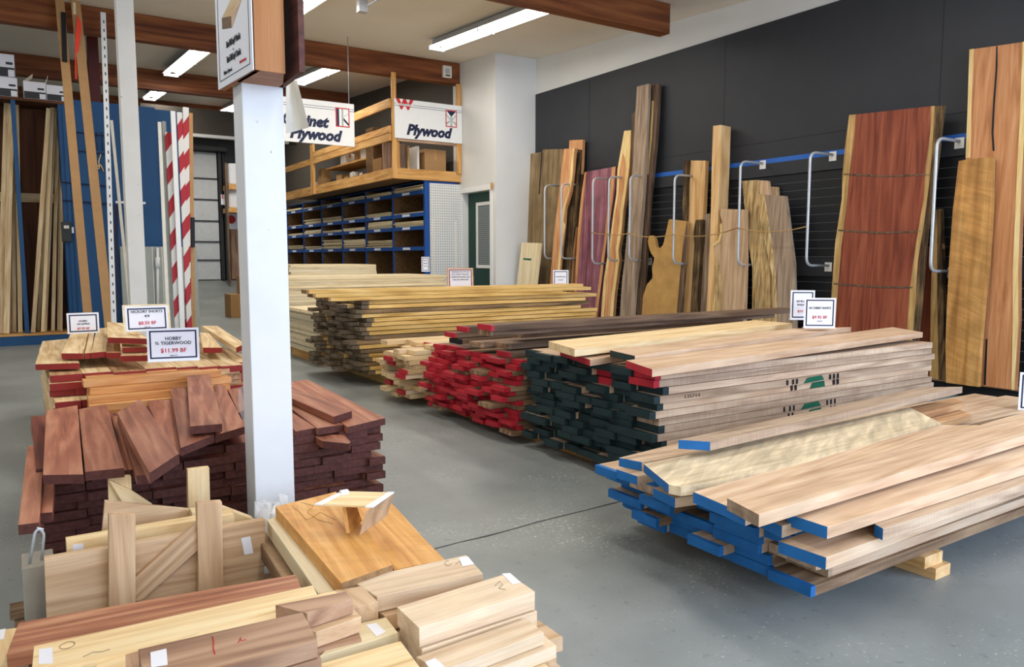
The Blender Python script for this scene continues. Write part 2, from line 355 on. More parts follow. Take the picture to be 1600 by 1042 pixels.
def text(name, s, size, loc, mat, parent, shear=0, bold=0, sx=1, align='CENTER', ext=.0004, maxw=None):
    """text in the parent's frame, reading along +x, up +z, facing -y"""
    cu = bpy.data.curves.new(name, 'FONT'); cu.body = s; cu.size = size; cu.shear = shear; cu.offset = bold
    cu.align_x = align; cu.align_y = 'CENTER'; cu.extrude = ext; cu.resolution_u = 2
    tmp = bpy.data.objects.new('tmp', cu); C.objects.link(tmp)
    me = bpy.data.meshes.new_from_object(tmp); C.objects.unlink(tmp); bpy.data.objects.remove(tmp)
    me.name = name; me.materials.clear(); me.materials.append(mat)
    if maxw:
        ww = max(v.co.x for v in me.vertices)-min(v.co.x for v in me.vertices)
        if ww > maxw: sx *= maxw/ww
    for v in me.vertices: v.co.x *= sx
    o = bpy.data.objects.new(name, me); C.objects.link(o); o.parent = parent
    o.matrix_basis = Matrix.Translation(loc)@Matrix.Rotation(math.pi/2, 4, 'X'); return o

def board_data(L, w, t, mats, paint=(1, 0), pl=.022, bow=.0, name='board'):
    """mesh along +x from 0 to L, y 0..w, z 0..t; slot 1 = painted left end, paint flags (left, right)"""
    xs = [0, pl, L*.3, L*.65, L-pl, L]; V = []; Fc = []; mi = []
    wr = [random.uniform(-bow, bow) for _ in xs]
    for x, d in zip(xs, wr): V += [(x, d, 0), (x, w+d, 0), (x, w+d, t), (x, d, t)]
    n = len(xs)
    for i in range(n-1):
        for k in range(4):
            k2 = (k+1) % 4; Fc.append((i*4+k, (i+1)*4+k, (i+1)*4+k2, i*4+k2))
            mi.append(1 if (i == 0 and paint[0]) or (i == n-2 and paint[1]) else 0)
    Fc.append((0, 1, 2, 3)); mi.append(1 if paint[0] is not None else 0)
    q = (n-1)*4; Fc.append((q+3, q+2, q+1, q)); mi.append(1 if paint[1] is not None else 0)
    me = bpy.data.meshes.new(name); me.from_pydata(V, [], [tuple(reversed(a)) for a in Fc])
    for m in mats: me.materials.append(m)
    for p, k in zip(me.polygons, mi): p.material_index = k if k < len(mats) else 0
    return me
def put_board(me, x, y, z, rz=0, name='board', label=None, group=None, cat='board'):
    o = bpy.data.objects.new(name, me); C.objects.link(o)
    o.location = (x, y, z); o.rotation_euler = (0, 0, rz)
    if label: tag(o, label, cat, group)
    return o
def stack(x0, y0, y1, z0, nl, t, wr, L, ej, woods, paints, label, group, cat='board', name='board', axis='x', gap=.002, lj=.15, lay=None, yj=.01, pl=.022):
    """a pile of boards: ends near x0 (jitter ej), spread over y0..y1, nl layers.  axis 'y': boards run along y and spread over x"""
    out = []
    for l in range(nl):
        z = z0+l*(t+gap); p = y0+random.uniform(0, yj*2); row = []
        ex = (lay(l) if lay else 0)
        while p < y1-wr[0]*.6:
            w = random.uniform(*wr)
            if p+w > y1+.03: w = max(wr[0]*.7, y1+.02-p)
            e = random.uniform(-ej, ej)+ex; LL = L+random.uniform(-lj, lj)
            wd = random.choice(woods); pt = random.choice(paints)
            mats = [wd, pt] if pt else [wd]
            me = board_data(LL, w-.003, t-.001, mats, (1, None), pl=pl, bow=.002, name=name)
            if axis == 'x': o = put_board(me, x0+e, p, z, random.uniform(-.003, .003), name, label, group, cat)
            else:
                o = put_board(me, p+w, x0+e, z, math.pi/2+random.uniform(-.006, .006), name, label, group, cat)
            row.append((o, p, w, LL, x0+e, z)); p += w
        out.append(row)
    return out

def sign(loc, w, h, rz, tilt, lines, label, backing=None, border='navy', cat='sign', name='price_sign', group=None, base=True, bw=.008, bm=.012):
    """stand-up sign; loc = middle of the bottom edge"""
    rt = Matrix.Rotation(rz, 4, 'Z')@Matrix.Rotation(tilt, 4, 'X')
    t = thing(name, label, cat, loc, rot=rt, group=group)
    if backing: box('frame', (-w/2-.012, .002, -.0), (w/2+.012, .014, h+.01), backing, t)
    box('holder', (-w/2, -.0005, 0), (w/2, .0018, h), M['paper'], t)
    m = bm
    multibox('border', [((-w/2+m, -.0015, m), (w/2-m, -.0005, m+bw)), ((-w/2+m, -.0015, h-m-bw), (w/2-m, -.0005, h-m)),
                        ((-w/2+m, -.0015, m+bw), (-w/2+m+bw, -.0005, h-m-bw)), ((w/2-m-bw, -.0015, m+bw), (w/2-m, -.0005, h-m-bw))], M[border], t)
    if base: box('foot', (-w/2, -.03, -.002), (w/2, .03, .0), M['paper'], t) if tilt == 0 else None
    for s, size, zf, mat in lines: text('lettering', s, size*1.15, (0, -.0018, h*zf), M[mat], t, bold=size*.02, maxw=w-.062)
    return t

# ================================================================== STRUCTURE
def cz(y): return 3.95+.056*(y-6)
YR = at(330, 487, 'z', 0).y
struct(mobj('floor', [(-7, -5, 0), (9, -5, 0), (9, YR, 0), (-7, YR, 0), (-7, -5, -.1), (9, -5, -.1), (9, YR, -.1), (-7, YR, -.1)], [(0, 1, 2, 3), (7, 6, 5, 4), (0, 4, 5, 1), (1, 5, 6, 2), (2, 6, 7, 3), (3, 7, 4, 0)], M['floor']))
struct(mobj('floor_ramp', [(-7, YR, 0), (9, YR, 0), (9, 21, .585), (-7, 21, .585), (-7, YR, -.1), (9, YR, -.1), (9, 21, .485), (-7, 21, .485)], [(0, 1, 2, 3), (7, 6, 5, 4), (0, 4, 5, 1), (1, 5, 6, 2), (2, 6, 7, 3), (3, 7, 4, 0)], M['floor']))
struct(mobj('ceiling', [(-7, -5, cz(-5)), (9, -5, cz(-5)), (9, 21.2, cz(21.2)), (-7, 21.2, cz(21.2)), (-7, -5, cz(-5)+.15), (9, -5, cz(-5)+.15), (9, 21.2, cz(21.2)+.15), (-7, 21.2, cz(21.2)+.15)],
     [(3, 2, 1, 0), (4, 5, 6, 7), (0, 1, 5, 4), (1, 2, 6, 5), (2, 3, 7, 6), (3, 0, 4, 7)], M['ceil']))
XR = 6.87; YB = 9.9; XO = 6.137
struct(box('wall_right', (XR, -5, 0), (XR+.15, YB+.2, 4.3), M['wallwhite']))
struct(box('wall_panel_right', (XR-.015, -5, 0), (XR-.0005, YB-.003, 3.643), M['black']))
struct(box('wall_back', (XO, YB, 0), (XR-.001, YB+.12, 4.25), M['wallwhite']))
# office side wall with the door opening (Y 10.06..10.92)
struct(multibox('wall_office', [((XO, YB+.121, 0), (XO+.15, 10.06, 4.25)), ((XO, 10.06, 2.19), (XO+.15, 10.92, 4.25)), ((XO, 10.92, 0), (XO+.15, 11.2, 4.25))], M['wallwhite']))
struct(box('wall_store', (XO, 11.201, 0), (XO+.15, 20.9, 4.75), M['storewall']))
dr = box('door_1', (XO+.11, 10.065, .005), (XO+.15, 10.915, 2.185), M['dgreen']); struct(dr)
multibox('door_window_frame', [((XO+.09, 10.10, 1.0), (XO+.109, 10.64, 1.05)), ((XO+.09, 10.10, 1.98), (XO+.109, 10.64, 2.03)), ((XO+.09, 10.59, 1.05), (XO+.109, 10.64, 1.98)), ((XO+.09, 10.10, 1.05), (XO+.109, 10.14, 1.98))], M['metal_white'], None)
fr = bpy.data.objects['door_window_frame']; fr.parent = dr; fr.matrix_basis = dr.matrix_basis.inverted()@fr.matrix_basis
g = mobj('glass_pane', [(XO+.10, 10.14, 1.05), (XO+.10, 10.59, 1.05), (XO+.10, 10.59, 1.98), (XO+.10, 10.14, 1.98), (XO+.108, 10.14, 1.05), (XO+.108, 10.59, 1.05), (XO+.108, 10.59, 1.98), (XO+.108, 10.14, 1.98)], BF, M['glass'], None, Matrix.Translation((XO+.1, 10.3, 1.05)), dr)
bl = []
for k in range(28): bl.append(((XO+.097, 10.145, 1.07+k*.032), (XO+.0995, 10.585, 1.07+k*.032+.014)))
q = multibox('blind', bl, M['blind']); q.parent = dr; q.matrix_basis = dr.matrix_basis.inverted()@q.matrix_basis
struct(multibox('trim_1', [((XO-.02, 9.99, 2.19), (XO-.0005, 10.98, 2.27)), ((XO-.012, 9.99, 0), (XO-.0005, 10.055, 2.19)), ((XO-.012, 10.925, 0), (XO-.0005, 10.99, 2.19))], M['metal_white']))
struct(box('trim_2', (XO-.03, 9.95, 2.19), (XO-.0205, 10.0, 2.285), M['fir']))
struct(box('wall_far', (-7, 21, 0), (XO, 21.15, 5.0), M['darkgrey']))
struct(box('wall_far_left', (-7.15, 12.8, 0), (-7, 21, 5.0), M['darkgrey']))
# slatwall on the black wall: slats with bright channels, rails, base ledge
sl = []
z = .16
while z < 2.0:
    if not (.98 < z < 1.10): sl.append(((XR-.035, .6, z), (XR-.0155, 9.7, z+.077)))
    z += .085
struct(multibox('wall_slats_right', sl, M['slat']))
struct(multibox('trim_3', [((XR-.022, .6, z0-.0075), (XR-.0152, 9.7, z0-.0005)) for (_, _, z0) in [s[0] for s in sl]], M['slatgap']))
struct(multibox('trim_4', [((XR-.05, .6, 2.03), (XR-.0155, 9.7, 2.165)), ((XR-.05, .6, .98), (XR-.0355, 9.7, 1.10))], M['black']))
struct(box('trim_5', (XR-.045, .6, 2.166), (XR-.0155, 7.45, 2.215), M['railblue']))
struct(box('baseboard_right', (6.70, .2, 0), (XR-.0355, 9.75, .105), M['slat']))
struct(box('trim_6', (6.68, .2, .1055), (XR-.0355, 9.75, .117), M['brown']))
struct(multibox('trim_7', [((XR-.017, y, 2.3), (XR-.0151, y+.006, 3.643)) for y in (1.3, 3.72, 6.15, 8.58)], M['slat']))
struct(multibox('trim_8', [((XR-.017, .6, 2.395), (XR-.0151, 8.58, 2.40))], M['slat']))
# ceiling beams
def beam(i, y, x0, x1, h=.32, w=.16):
    zt = cz(y)-.004
    struct(box('trim_%d' % i, (x0, y, zt-h), (x1, y+w, zt+.0), M['beam']))
beam(9, 6.47, -7, 6.30); beam(10, 10.97, -7, XO-.001); beam(11, 15.1, -7, 5.9, .34); beam(12, 19.2, -7, 5.9, .36)
struct(box('trim_13', (2.5, 16.9, 3.62), (5.2, 17.0, 3.68), M['metal_white']))
struct(multibox('wall_soffit', [((2.3, 17.001, 3.62), (5.4, 17.06, 4.2))], M['storewall']))
# floor joint: a jagged saw-cut
pts = []; random.seed(3)
for i in range(41):
    x = 1.2+i*.14; y = 2.68+.055*(x-1.3)*.9+random.uniform(-.006, .006); pts.append((x, y, random.uniform(.003, .007)))
V = []; Fq = []
for x, y, w in pts: V += [(x, y-w, .0008), (x, y+w, .0008)]
for i in range(len(pts)-1): Fq.append((2*i, 2*i+2, 2*i+3, 2*i+1))
struct(mobj('trim_14', V, Fq, M['darkgrey']))
# spray marks on the floor by the wall
def blob(name, cx, cy, rx, ry, mat, z=.0012):
    V = []; n = 22
    for k in range(n):
        a = 2*math.pi*k/n; r = random.uniform(.75, 1.1); V.append((cx+rx*r*math.cos(a), cy+ry*r*math.sin(a), z))
    return struct(mobj(name, V, [tuple(range(n))], mat))
blob('trim_15', *at(1552, 647, 'z', 0).xy, .34, .16, plain('spray_green', '#4f7f6e', .6))
blob('trim_16', *at(1538, 638, 'z', 0).xy, .2, .035, M['redink'], .0018)
# garage door, its tracks and the door beside it
gx0, gx1 = 3.3, at(344, 437, 'y', 21).x
gd = struct(box('door_2', (gx0, 20.93, .60), (gx1, 20.99, 3.83), M['garage']))
def adopt(o, p):
    o.parent = p; o.matrix_basis = parent_world(p).inverted()@o.matrix_basis; return o
adopt(multibox('rib', [((gx0, 20.90, z), (gx1, 20.929, z+.035)) for z in (1.08, 1.55, 2.08, 2.62, 3.15)], M['darkgrey']), gd)
struct(multibox('trim_17', [((gx1+.02, 20.8, .6), (gx1+.09, 20.99, 4.0)), ((gx1+.13, 20.85, .6), (gx1+.17, 20.99, 4.0)), ((gx0, 20.6, 3.85), (gx1+.2, 20.99, 3.95))], M['darkgrey']))
d3 = struct(box('door_3', (gx1+.28, 20.9, .6), (gx1+1.2, 20.98, 2.3), M['brown']))
# ================================================================== COLUMNS, LIGHTS, SIGN BOX
x0c = at(398, 740, 'y', 2.95).x
col = box('column', (x0c, 2.95, 0), (x0c+.152, 3.085, cz(3)-.005), M['colwhite'], bevel=.004)
tag(col, 'near square white painted column rising out of the short dark red boards', 'column')
c2 = box('column', (at(193, 250, 'y', 8.2).x, 8.2, 0), (at(220, 250, 'y', 8.2).x, 8.35, cz(8.2)-.005), M['colcream'], bevel=.004)
tag(c2, 'farther square off-white column standing behind the hickory boards', 'column')
c3 = box('steel_post', (at(139, 120, 'y', 12.85).x, 12.85, 3.2), (at(156, 120, 'y', 12.85).x, 13.0, cz(12.8)-.005), M['steelred'])
tag(c3, 'dark red steel post rising above the blue storage racks', 'post')
def fixture(x, y0, y1, label, power=38, lit=True):
    zc = cz((y0+y1)/2); L = y1-y0
    sl_ = math.atan(.056)
    t = thing('fluorescent_light', label, 'ceiling light', (x, (y0+y1)/2, zc), rot=Matrix.Rotation(sl_, 4, 'X'), group=None)
    box('housing', (-.065, -L/2, -.075), (.065, L/2, -.012), M['gal'], t)
    mobj('reflector', [parent_world(t)@Vector(p) for p in [(-.05, -L/2, -.076), (.05, -L/2, -.076), (.15, -L/2, -.115), (-.15, -L/2, -.115), (-.05, L/2, -.076), (.05, L/2, -.076), (.15, L/2, -.115), (-.15, L/2, -.115)]],
         [(0, 1, 5, 4), (1, 2, 6, 5), (3, 0, 4, 7)], M['metal_white'], None, parent_world(t), t)
    for s in (-.085, .085):
        for (a, b) in ((-L/2+.02, -.01), (.01, L/2-.02)):
            tube('tube', [(s, a, -.125), (s, b, -.125)], .021, M['tube'], t)
    for ya, yb in ((-L/2-.004, -L/2+.018), (-.012, .012), (L/2-.018, L/2+.004)): box('end_cap', (-.12, ya, -.15), (.12, yb, -.10), M['gal'], t)
    for s in (-.9, .9): box('bracket', (-.02, s*L/2-.01, -.0115), (.02, s*L/2+.01, .0), M['gal'], t)
    a = area('lamp', (0, 0, -.16), (0, 0, 0), .28, L, power, (1, .945, .86), t)
    return t
fixture(5.09, 7.1, 9.75, 'double-tube fluorescent light nearest the black wall, close to the white corner')
fixture(4.5, 11.5, 13.95, 'lit fluorescent strip just above the hanging cabinet plywood sign')
fixture(2.5, 11.7, 14.7, 'lit fluorescent strip between the two beams left of the near column')
fixture(2.9, 7.1, 9.4, 'fluorescent strip whose lit end shows just right of the sign box')
fixture(2.65, 16.1, 18.2, 'farthest small lit strip above the blue partition', 30)
fixture(4.4, 17.3, 19.1, 'added fluorescent strip brightening the loading doors behind the near column', 60)  # extra strip, added to brighten the dark far wall and garage door
# the same rows go on out of the frame
for i, (x, y) in enumerate(((4.6, 2.4), (1.6, 2.6), (-1.4, 3.2), (-1.2, 8.2), (4.6, -1.8), (0.8, -1.8))):
    fixture(x, y, y+2.44, 'lit fluorescent strip overhead or to the side, outside the picture', 34)['group'] = 'fluorescent strips outside the picture'

# sprinkler / conduit bits on the ceiling
t = tube('conduit', [at(568, 14, 'z', 3.86), at(575, 8, 'z', 3.9), at(600, -6, 'z', 3.9)], .014, M['gal'])
tag(t, 'thin grey conduit stub on the ceiling above the near beam gap', 'conduit')
p = at(566, 15, 'z', 3.85)
hd = box('sprinkler_head', (p.x-.05, p.y-.04, p.z-.03), (p.x+.05, p.y+.04, cz(p.y)-.001), M['gal'])
tag(hd, 'small grey fitting on the ceiling at the end of the conduit', 'fitting')
p = at(699, 112, 'y', 10.93)
t = thing('alarm_speaker', 'small cream alarm box fixed to the beam end by the white wall', 'speaker', (p.x, 10.968, p.z-.07))
box('case', (-.075, -.05, -.02), (.075, 0, .16), M['cream'], t, .006)
box('grille', (-.04, -.055, .04), (.03, -.0505, .11), M['gal'], t); box('indicator', (-.04, -.055, .0), (.04, -.0505, .02), M['ink'], t)

# sign box round the column
zb = 1.803
nr = at(399, 109, 'z', zb); fl = at(344, 141, 'z', zb); rn = at(477, 113, 'z', zb); rf = Vector((x0c+.156, 2.955, zb)); ht = 1.0
sb = thing('sign_box', 'plywood sign box with a white poster, mounted round the near column', 'sign', (x0c+.09, 3.0, zb))
p2 = Vector((at(446, 118, 'y', nr.y).x, nr.y, zb))
prism('front_board', [nr, p2, p2+Vector((0, 0, ht)), nr+Vector((0, 0, ht))], (0, .018, 0), M['box_wood'], Vector((0, 0, 1)), sb)
prism('bottom_board', [nr+Vector((0, .02, .0)), p2+Vector((0, .02, 0)), Vector((x0c+.15, 2.945, zb)), Vector((x0c-.02, 2.945, zb))], (0, 0, .016), M['box_wood'], Vector((1, 0, 0)), sb)
xa = (nr-fl).normalized(); na = Vector((0, 0, 1)).cross(xa)
prism('side_panel', [fl, nr, nr+Vector((0, 0, ht)), fl+Vector((0, 0, ht))], na*.018, M['box_wood'], xa, sb)
xb_ = (rn-rf).normalized(); nb = Vector((0, 0, 1)).cross(xb_)
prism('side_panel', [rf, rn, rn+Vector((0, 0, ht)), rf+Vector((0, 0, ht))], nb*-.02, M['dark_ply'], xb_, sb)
pw = (nr-fl).length
po = bpy.data.objects.new('poster', None); C.objects.link(po); po.parent = sb
fm = Matrix((xa, na, Vector((0, 0, 1)))).transposed().to_4x4(); fm.translation = fl+na*-.003
po.matrix_basis = parent_world(sb).inverted()@fm
box('poster_sheet', (0.0, -.004, 0.0), (pw-.004, 0, ht), M['paper'], po)
for k, (x1, z1, x2, z2) in enumerate(((.03, .025, pw-.03, .025), (.03, .025, .03, .98), (pw-.03, .025, pw-.03, .98))):
    box('poster_line', (x1-.001, -.0055, z1-.001), (x2+.001, -.0042, z2+.001), M['navy'], po)
cx_ = pw/2
text('poster_text', 'Windsor Plywood...', .021, (cx_-.07, -.0055, .045), M['ink'], po, shear=.2, sx=.62)
text('poster_text', 'Board Feet made easy', .016, (cx_+.10, -.0055, .050), M['redink'], po, shear=.2, sx=.5)
text('poster_text', 'Thickness"x Width"x Length\'\u00f7 12=Board Feet', .032, (cx_, -.0055, .085), M['ink'], po, sx=.5, bold=.0006, maxw=pw-.08)
text('poster_text', 'or', .014, (cx_, -.0055, .110), M['ink'], po)
text('poster_text', 'Thickness"x Width"x Length"\u00f7 144=Board Feet', .032, (cx_, -.0055, .138), M['ink'], po, sx=.5, bold=.0006, maxw=pw-.08)
text('poster_text', 'Board Feet Calculation', .04, (cx_, -.0055, .335), M['ink'], po, sx=.5, bold=.001)
def pq(name, pts, mat):
    base = parent_world(po); V = [base@Vector((x, -.0055, z)) for x, z in pts]+[base@Vector((x, -.0042, z)) for x, z in pts]; n = len(pts)
    mobj(name, V, [tuple(range(n)), tuple(reversed(range(n, 2*n)))]+[((i+1) % n, i, i+n, (i+1) % n+n) for i in range(n)], mat, None, base, po)
pq('poster_picture', [(.08, .245), (.19, .225), (.36, .305), (.29, .315)], M['hick'])
pq('poster_picture', [(.08, .245), (.19, .225), (.19, .185), (.08, .205)], M['walnut'])
pq('poster_picture', [(.1901, .225), (.36, .305), (.36, .285), (.1901, .185)], M['cherry'])
# rolled veneer sheet hanging at the right of the column
vp = []
for i in range(9):
    a = i/8; vp.append((at(447+17*a, 128-3*a, 'y', 3.14+.05*math.sin(a*math.pi)), at(447+36*a, 209-10*a, 'y', 3.14+.08*math.sin(a*math.pi))))
V = []; Fv = []
for a, b in vp: V += [a, b, a+Vector((0, .002, 0)), b+Vector((0, .002, 0))]
for i in range(8):
    k = i*4; Fv += [(k, k+1, k+5, k+4), (k+2, k+6, k+7, k+3), (k, k+4, k+6, k+2), (k+1, k+3, k+7, k+5)]
Fv += [(0, 2, 3, 1), (32, 33, 35, 34)]
tag(mobj('veneer_sheet', V, Fv, M['cream'], None, Matrix.Translation(vp[4][0])), 'curled pale veneer sheet hanging below the sign box beside the column', 'veneer sheet')

# big hanging product signs
def bigsign(name, tl, w, h, label, lines, logo, hangers):
    t = thing(name, label, 'sign', (tl.x, tl.y, tl.z-h))
    box('board', (0, 0, 0), (w, .018, h), M['metal_white'], t)
    multibox('stripe', [((0.0, -.0012, h*.865), (w, -.0005, h*.875)), ((0.0, -.0012, h*.815), (w, -.0005, h*.825))], M['navy'], t)
    for s, size, x, zf, al in lines: text('lettering', s, size, (w*x, -.002, h*zf), M['navy'], t, shear=.28, bold=size*.052, sx=1.0, align=al)
    lx, lz = logo; s = .2
    multibox('emblem', [((lx-.10, -.0022, lz-.13), (lx+.10, -.0013, lz+.13))], M['redink'], t, .0)
    multibox('emblem_field', [((lx-.085, -.003, lz-.115), (lx+.085, -.0023, lz+.115))], M['metal_white'], t)
    multibox('emblem_drawing', [((lx-.085, -.0038, lz-.115), (lx-.05, -.0031, lz+.115))] if 'Cab' in lines[0][0] else [((lx-.02, -.0038, lz-.115), (lx+.02, -.0031, lz+.03))], M['navy'] if 'Cab' in lines[0][0] else M['gal'], t)
    b = parent_world(t)
    def tri(pts, mat):
        V = [b@Vector((lx+x, y, lz+z)) for y in (-.0038, -.0031) for x, z in pts]; n = len(pts)
        mobj('emblem_drawing', V, [tuple(range(n)), tuple(reversed(range(n, 2*n)))]+[((i+1) % n, i, i+n, (i+1) % n+n) for i in range(n)], mat, None, b, t)
    if 'Cab' in lines[0][0]:
        tri([(-.015, -.115), (.01, -.115), (.01, .115), (-.015, .115)], M['greypanel']); tri([(.012, .0), (.085, -.075), (.085, -.11), (.012, -.04)], M['navy']); tri([(.012, .02), (.085, .06), (.085, .05), (.012, .005)], M['gal'])
    else:
        tri([(-.08, .115), (.08, .115), (0, .03)], M['navy']); tri([(.02, .0), (.085, .07), (.085, .04), (.02, -.03)], M['gal']); tri([(-.02, .0), (-.085, .07), (-.085, .04), (-.02, -.03)], M['gal'])
        tri([(.025, -.03), (.085, -.06), (.085, -.10), (.025, -.05)], M['greypanel']); tri([(-.025, -.03), (-.085, -.06), (-.085, -.10), (-.025, -.05)], M['greypanel'])
    for x in hangers:
        zt = cz(tl.y)-(tl.z)
        tube('chain', [(x, .009, h), (x, .009, h+zt)], .006, M['gal'], t)
    return t
tl = at(553, 163, 'y', 10.4); wS = 1.16; hS = .58
s1 = bigsign('hanging_sign', tl-Vector((wS, 0, 0)), wS, hS, 'white hanging Cabinet Plywood sign partly behind the near column', [('Cabinet', .2, .66, .5, 'RIGHT'), ('Plywood', .2, .815, .2, 'RIGHT')], (wS-.17, hS*.66), (wS-.07, .1))
s1.children[2] if False else None
s2 = bigsign('fascia_sign', at(616, 153, 'y', 10.9), at(722, 200, 'y', 10.9).x-at(616, 153, 'y', 10.9).x, .585, 'white Plywood sign with red W, fixed to the mezzanine rail', [('Plywood', .215, .49, .23, 'CENTER')], (.97, .37), ())
text('emblem_letter', 'W', .19, (.17, -.0045, .50), M['redink'], s2, shear=0, bold=.012, sx=1.25)
box('emblem_band', (.03, -.0062, .485), (.31, -.0056, .515), M['metal_white'], s2)
text('emblem_text', 'WINDSOR', .034, (.17, -.0066, .5), M['ink'], s2, sx=1.3)

# ================================================================== MEZZANINE
XM = 4.934; YM = 10.95
mz = thing('mezzanine', 'timber framed storage mezzanine above the blue plywood bins', 'mezzanine', (XM, YM, 0))
b_ = parent_world(mz)
def mbx(name, lo, hi, mat=None, mats=None): return adopt(box(name, lo, hi, mat or M['fir'], bevel=0), mz)
mbx('deck', (XM+.05, YM+.05, 2.40), (XO-.001, 16.4, 2.46), M['osb'])
mbx('fascia', (XM, YM, 2.37), (XO-.001, YM+.045, 2.53)); mbx('fascia', (XM, YM+.046, 2.37), (XM+.045, 16.4, 2.53))
mbx('post', (XM, YM-.03, 2.37), (XM+.075, YM-.001, cz(YM)-.29)); mbx('post', (XO-.09, YM-.03, 2.5), (XO-.01, YM-.001, cz(YM)-.33))
mbx('post', (XM-.045, 14.45, 2.37), (XM-.001, 14.6, 3.3)); mbx('post', (XM+.046, YM-.0005, 2.53), (XM+.13, YM+.04, 3.05))
mbx('rail', (XM-.04, YM, 3.42), (XM-.001, 14.44, 3.55)); mbx('rail', (XM-.04, YM, 3.05), (XM-.001, 14.44, 3.15)); mbx('rail', (XM-.04, YM, 2.93), (XM-.001, 14.44, 3.04))
mbx('rail', (XM+.08, YM-.03, 2.93), (XO-.1, YM-.001, 2.965), M['brown'])
mbx('rail', (XM-.04, 14.61, 2.93), (XM-.001, 16.4, 3.04))
# things stored up there
def carton(name, x, y, z, sx, sy, sz, mat, label, rz=0, group=None, cat='box'):
    t = thing(name, label, cat, (x, y, z), rz, group)
    box('body', (-sx/2, -sy/2, 0), (sx/2, sy/2, sz), mat, t, .003)
    box('tape', (-.025, -sy/2-.001, sz*.6), (.025, sy/2+.001, sz+.0012), M['tancard'] if mat != M['tancard'] else M['card'], t)
    return t
carton('cardboard_box', 5.78, 11.35, 2.462, .38, .4, .42, M['card'], 'large cardboard box behind the mezzanine front opening')
tag(box('cabinet_door', (5.48, 11.2, 2.462), (5.52, 11.5, 2.92), M['cream']), 'pale panel leaning inside the mezzanine front opening', 'panel')
tag(box('brown_board', (5.08, 11.6, 2.462), (5.46, 11.64, 3.0), M['brown']), 'brown board standing at the left of the mezzanine opening', 'panel')
tag(box('batten', (5.17, 11.3, 2.462), (5.20, 11.33, 2.95), M['pale']), 'thin pale batten upright in the mezzanine opening', 'batten')
tag(box('batten', (5.37, 11.3, 2.462), (5.395, 11.33, 2.93), M['fir']), 'thin orange batten upright near the cardboard box', 'batten')
tag(box('osb_upright', (5.1, 12.04, 2.462), (5.6, 12.36, 3.3), M['osb']), 'tall strand board cupboard side behind the mezzanine rails', 'panel')
carton('cardboard_box', 5.2, 11.82, 2.462, .28, .35, .3, M['card'], 'cardboard box behind the near end of the mezzanine side rails')
random.seed(11)
for k, (y, z, s) in enumerate(((12.6, 2.462, .22), (12.9, 2.462, .2), (13.2, 2.462, .24), (13.5, 2.462, .18), (13.9, 2.462, .26), (14.2, 2.462, .2), (12.7, 2.86, .22), (13.1, 2.86, .2), (13.6, 2.86, .2), (14.9, 2.462, .28), (15.4, 2.462, .24), (14.9, 2.72, .2))):
    carton('small_carton', 5.28+random.uniform(-.04, .05), y, z, s, s, s*.9, random.choice([M['card'], M['cream'], M['tancard'], M['darkgrey']]), 'small carton among the goods stored on the mezzanine shelves', random.uniform(-.2, .2), 'cartons on the mezzanine')
sh = thing('storage_shelf', 'timber shelf rack behind the mezzanine side rails', 'shelf', (5.35, 13, 2.462))
adopt(box('shelf_board', (5.12, 12.4, 2.82), (5.6, 14.4, 2.85), M['fir']), sh)
for y in (12.4, 13.4, 14.35): adopt(box('upright', (5.61, y, 2.462), (5.66, y+.05, 3.3), M['brown']), sh)


# ================================================================== BLUE PLYWOOD BINS
XS = 5.5; Y0 = 10.99
bn = thing('plywood_bin_rack', 'blue edged rack of pigeonhole bins holding plywood sheets', 'rack', (XS, Y0, 0))
zs = [.0, 1.28, 1.61, 1.82, 2.17]
yv = [Y0+.02+1.2*k for k in range(7)]
for y in yv:
    dv = adopt(box('divider', (XS+.016, y-.016, 0), (XO-.06, y+.016, 2.36), M['osb']), bn)
    adopt(box('divider_edge', (XS, y-.02, 0), (XS+.0155, y+.02, 2.36), M['shelfblue']), bn)
for k in range(6):
    for z in zs[1:]:
        adopt(box('shelf_edge', (XS-.012, yv[k]+.021, z), (XS+.01, yv[k+1]-.021, z+.062), M['shelfblue']), bn)
        adopt(box('shelf', (XS+.011, yv[k]+.021, z+.03), (XO-.06, yv[k+1]-.021, z+.05), M['osb']), bn)
        if z > 1: adopt(box('bin_label', (XS-.0145, yv[k]+.5, z+.012), (XS-.0125, yv[k]+.78, z+.05), M['paper']), bn)
adopt(box('back_panel', (XO-.059, Y0, 0), (XO-.041, yv[-1], 2.36), M['osb']), bn)
adopt(box('top_panel', (XS, Y0, 2.362), (XO-.041, yv[-1], 2.367), M['shelfblue']), bn)
random.seed(21)
amount = {1.82: [1, 5, 5, 3, 3, 2], 1.61: [6, 4, 3, 3, 2, 2], 1.28: [4, 4, 6, 6, 1, 3], 2.17: [3, 3, 2, 3, 1, 1], .8: [0, 0, 0, 0, 0, 0]}
amount[1.61] = [4, 6, 3, 2, 4, 2]; amount[1.28] = [0, 6, 8, 9, 3, 5]; amount[1.82] = [1, 3, 2, 5, 5, 1]; amount[2.17] = [4, 3, 3, 1, 1, 2]
for z, am in amount.items():
    for k, n in enumerate(am):
        for j in range(n):
            th = random.choice([.012, .018, .018]); yy = yv[k]+.04+random.uniform(0, .03)
            o = box('plywood_sheet', (XS-.008+random.uniform(-.02, .03), yy, z+.0635+j*.0205), (XO-.07, yv[k+1]-.05-random.uniform(0, .08), z+.0635+j*.0205+th), M['ply'] if (k+j) % 3 else M['plyedge'])
            tag(o, 'plywood sheet lying in a pigeonhole of the blue bin rack', 'plywood sheet', 'plywood sheets in the blue bins')
pe = adopt(box('end_panel', (XS, Y0-.003, 0), (XO-.06, Y0+.003, 2.36), M['shelfblue']), bn)
